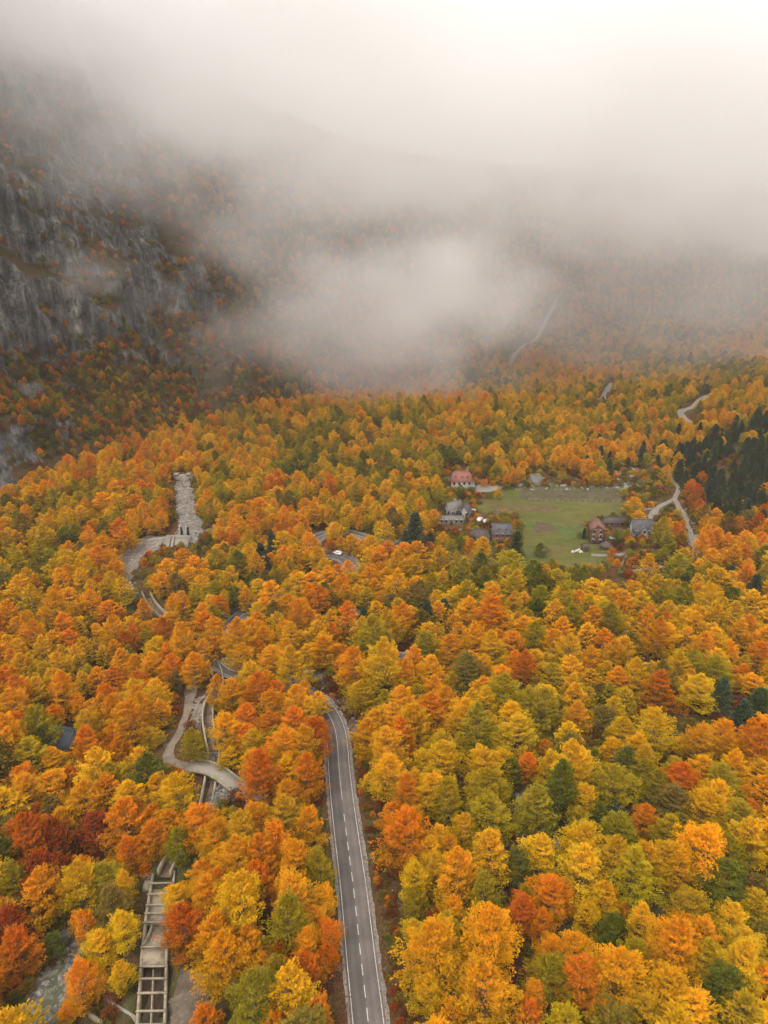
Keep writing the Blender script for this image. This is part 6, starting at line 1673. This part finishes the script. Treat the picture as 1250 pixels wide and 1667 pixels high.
def woodland(name, pts, kind, scl, tin, coll):
    me = bpy.data.meshes.new(name)
    me.vertices.add(len(pts)); me.vertices.foreach_set('co', np.asarray(pts, np.float32).ravel())
    def attr(nm, ty, arr, key):
        a = me.attributes.new(nm, ty, 'POINT'); a.data.foreach_set(key, np.asarray(arr).ravel())
    attr('kind', 'INT', np.asarray(kind, np.int32), 'value')
    attr('size', 'FLOAT_VECTOR', np.asarray(scl, np.float32), 'vector')
    attr('turn', 'FLOAT_VECTOR', np.column_stack([g.normal(0, .05, (len(pts), 2)), g.uniform(0, 6.28, len(pts))]).astype(np.float32), 'vector')
    tt = np.column_stack([np.asarray(tin, np.float32), np.ones(len(pts), np.float32)])
    attr('tint', 'FLOAT_COLOR', tt, 'color')
    o = obj(name, me)
    ng = bpy.data.node_groups.new(name, 'GeometryNodeTree')
    ng.interface.new_socket('Geometry', in_out='INPUT', socket_type='NodeSocketGeometry')
    ng.interface.new_socket('Geometry', in_out='OUTPUT', socket_type='NodeSocketGeometry')
    n, l = ng.nodes, ng.links
    gi, go = n.new('NodeGroupInput'), n.new('NodeGroupOutput')
    ci = n.new('GeometryNodeCollectionInfo'); ci.inputs['Collection'].default_value = coll
    ci.inputs['Separate Children'].default_value = True; ci.inputs['Reset Children'].default_value = True
    ip = n.new('GeometryNodeInstanceOnPoints'); ip.inputs['Pick Instance'].default_value = True
    def named(nm, ty):
        a = n.new('GeometryNodeInputNamedAttribute'); a.data_type = ty; a.inputs['Name'].default_value = nm
        return a.outputs['Attribute']
    l.new(gi.outputs[0], ip.inputs['Points']); l.new(ci.outputs[0], ip.inputs['Instance'])
    l.new(named('kind', 'INT'), ip.inputs['Instance Index'])
    l.new(named('size', 'FLOAT_VECTOR'), ip.inputs['Scale'])
    er = n.new('FunctionNodeEulerToRotation'); l.new(named('turn', 'FLOAT_VECTOR'), er.inputs[0]); l.new(er.outputs[0], ip.inputs['Rotation'])
    l.new(ip.outputs[0], go.inputs[0])
    md = o.modifiers.new('plant', 'NODES'); md.node_group = ng
    return o
wood = woodland('autumn_woodland', pts, kind, scl, tin, FAR_COL)
tag(wood, 'autumn woodland of beech and scrub covering the valley and mountain slopes', 'woodland', kind='stuff')
print('woodland instances', len(pts))
tag(woodland('loose_stones', stones['p'], stones['k'], stones['s'], stones['t'], STONE_COL), 'loose pale stones strewn over the torrent, stream and banks', 'stones', kind='stuff')
# ------------------------------------------------------------------ the air: low cloud over the valley, and haze
def cloud_density():
    x0, x1, y0, y1, z0, z1 = -460.0, 620.0, 200.0, 1080.0, 4.0, 404.0
    d = 6.6
    xs, ys, zs = np.arange(x0, x1 + d, d), np.arange(y0, y1 + d, d), np.arange(z0, z1 + d, d)
    X, Y, Z = np.meshgrid(xs, ys, zs, indexing='ij')
    big = fbm(X / 150, Y / 150, Z / 95, seed=81, octaves=4, gain=0.55)
    wis = fbm(X / 52, Y / 62, Z / 36, seed=85, octaves=4, gain=0.62)
    # underside of the cloud layer: high on the left against the mountain, low over the far valley on the right
    base = np.interp(X, [-460, -260, -170, -90, 0, 60, 150, 260, 620], [172, 152, 140, 120, 94, 84, 68, 56, 50])
    edge = np.interp(X, [-240, -110, 40, 300], [150, 255, 390, 440])
    base = base + 30 * big + 30 * wis - 0.03 * (Y - 500) + 170 * (1 - sstep(edge, edge + 130, Y))
    deck = sstep(-22, 85, Z - base)
    deck = deck * (0.22 + 0.78 * sstep(-0.30, 0.34, wis + 0.6 * big)) * sstep(205, 260, Y)
    def puff(cx, cy, cz, rx, ry, rz, amt, soft=0.55):
        q = np.sqrt(((X - cx) / rx) ** 2 + ((Y - cy) / ry) ** 2 + ((Z - cz) / rz) ** 2) - 0.75 * wis - 0.40 * big
        return amt * sstep(1.0 + soft * 0.35, 1.0 - soft, q)
    p = puff(0, 490, 62, 112, 64, 60, 1.25, .8)
    p = np.maximum(p, puff(52, 540, 66, 92, 72, 48, 1.1, .8))
    p = np.maximum(p, puff(-62, 470, 98, 48, 36, 34, 0.5))
    p = np.maximum(p, puff(10, 490, 32, 95, 46, 30, 0.5))
    p = np.maximum(p, puff(-138, 350, 96, 26, 16, 13, 0.55))
    p = np.maximum(p, puff(-105, 430, 60, 26, 18, 26, 0.28))
    p = np.maximum(p, puff(230, 600, 60, 160, 70, 28, 0.4))
    p = np.maximum(p, puff(-105, 455, 165, 80, 52, 40, 0.95, .8))
    p = np.maximum(p, puff(-35, 525, 142, 95, 60, 40, 1.0, .8))
    p = np.maximum(p, puff(-118, 335, 138, 46, 26, 24, 0.42, .9))
    p = np.maximum(p, puff(-92, 392, 48, 30, 22, 30, 0.30, .9))
    p = np.maximum(p, puff(-50, 600, 215, 150, 80, 48, 1.0, .8))
    p = np.maximum(p, puff(-75, 535, 186, 120, 62, 42, 1.0, .8))
    p = np.maximum(p, puff(200, 590, 30, 270, 130, 44, 0.26, .9))
    dens = np.maximum(deck, p)
    top = 1 - sstep(255, 375, Z + 40 * big - 0.14 * np.maximum(Y - 480, 0))
    return dens * top * 0.0163, (xs, ys, zs)

def make_cloud():
    D, (xs, ys, zs) = cloud_density()
    D[D < 2.5e-4] = 0
    nx, ny, nz = D.shape
    me = bpy.data.meshes.new('low_cloud')
    n_ = D.size
    me.vertices.add(n_)
    a = me.attributes.new('dens', 'FLOAT', 'POINT'); a.data.foreach_set('value', D.transpose(2, 1, 0).ravel().astype(np.float32))
    o = obj('low_cloud', me)
    m, n, l = mat('cloud')
    out = n.new('ShaderNodeOutputMaterial'); pv = n.new('ShaderNodeVolumePrincipled')
    pv.inputs['Color'].default_value = (0.996, 0.990, 0.984, 1); pv.inputs['Density'].default_value = 1.0
    pv.inputs['Anisotropy'].default_value = 0.15
    l.new(pv.outputs[0], out.inputs['Volume'])
    ng = bpy.data.node_groups.new('low_cloud', 'GeometryNodeTree')
    ng.interface.new_socket('Geometry', in_out='INPUT', socket_type='NodeSocketGeometry')
    ng.interface.new_socket('Geometry', in_out='OUTPUT', socket_type='NodeSocketGeometry')
    n, l = ng.nodes, ng.links
    gi, go = n.new('NodeGroupInput'), n.new('NodeGroupOutput')
    vc = n.new('GeometryNodeVolumeCube')
    d = xs[1] - xs[0]
    vc.inputs['Min'].default_value = (xs[0], ys[0], zs[0]); vc.inputs['Max'].default_value = (xs[-1], ys[-1], zs[-1])
    vc.inputs['Resolution X'].default_value = nx; vc.inputs['Resolution Y'].default_value = ny; vc.inputs['Resolution Z'].default_value = nz
    pos = n.new('GeometryNodeInputPosition')
    sub = n.new('ShaderNodeVectorMath'); sub.operation = 'SUBTRACT'; sub.inputs[1].default_value = (xs[0], ys[0], zs[0])
    div = n.new('ShaderNodeVectorMath'); div.operation = 'SCALE'; div.inputs['Scale'].default_value = 1.0 / d
    add = n.new('ShaderNodeVectorMath'); add.operation = 'ADD'; add.inputs[1].default_value = (0.5, 0.5, 0.5)
    flo = n.new('ShaderNodeVectorMath'); flo.operation = 'FLOOR'
    dot = n.new('ShaderNodeVectorMath'); dot.operation = 'DOT_PRODUCT'; dot.inputs[1].default_value = (1, nx, nx * ny)
    l.new(pos.outputs[0], sub.inputs[0]); l.new(sub.outputs[0], div.inputs[0]); l.new(div.outputs[0], add.inputs[0]); l.new(add.outputs[0], flo.inputs[0]); l.new(flo.outputs[0], dot.inputs[0])
    fi = n.new('FunctionNodeFloatToInt'); l.new(dot.outputs['Value'], fi.inputs[0])
    at = n.new('GeometryNodeInputNamedAttribute'); at.data_type = 'FLOAT'; at.inputs['Name'].default_value = 'dens'
    si = n.new('GeometryNodeSampleIndex'); si.data_type = 'FLOAT'; si.domain = 'POINT'
    l.new(gi.outputs[0], si.inputs['Geometry']); l.new(at.outputs['Attribute'], si.inputs['Value']); l.new(fi.outputs[0], si.inputs['Index'])
    l.new(si.outputs[0], vc.inputs['Density'])
    sm = n.new('GeometryNodeSetMaterial'); sm.inputs['Material'].default_value = m
    l.new(vc.outputs[0], sm.inputs[0]); l.new(sm.outputs[0], go.inputs[0])
    md = o.modifiers.new('cloud', 'NODES'); md.node_group = ng
    me.materials.append(m)
    return o
tag(make_cloud(), 'pale grey cloud bank hiding the mountain tops', 'cloud', kind='stuff')

hm, hn, hl = mat('haze')
h_out = hn.new('ShaderNodeOutputMaterial'); h_vol = hn.new('ShaderNodeVolumePrincipled')
h_vol.inputs['Color'].default_value = (0.95, 0.94, 0.93, 1)
h_vol.inputs['Density'].default_value = 0.00011
hl.new(h_vol.outputs[0], h_out.inputs['Volume'])
haze = MB().box(-5000, 5000, -1600, 6100, -30, 460).build('haze', hm)
tag(haze, 'thin pale haze filling the valley air', 'haze', kind='stuff')
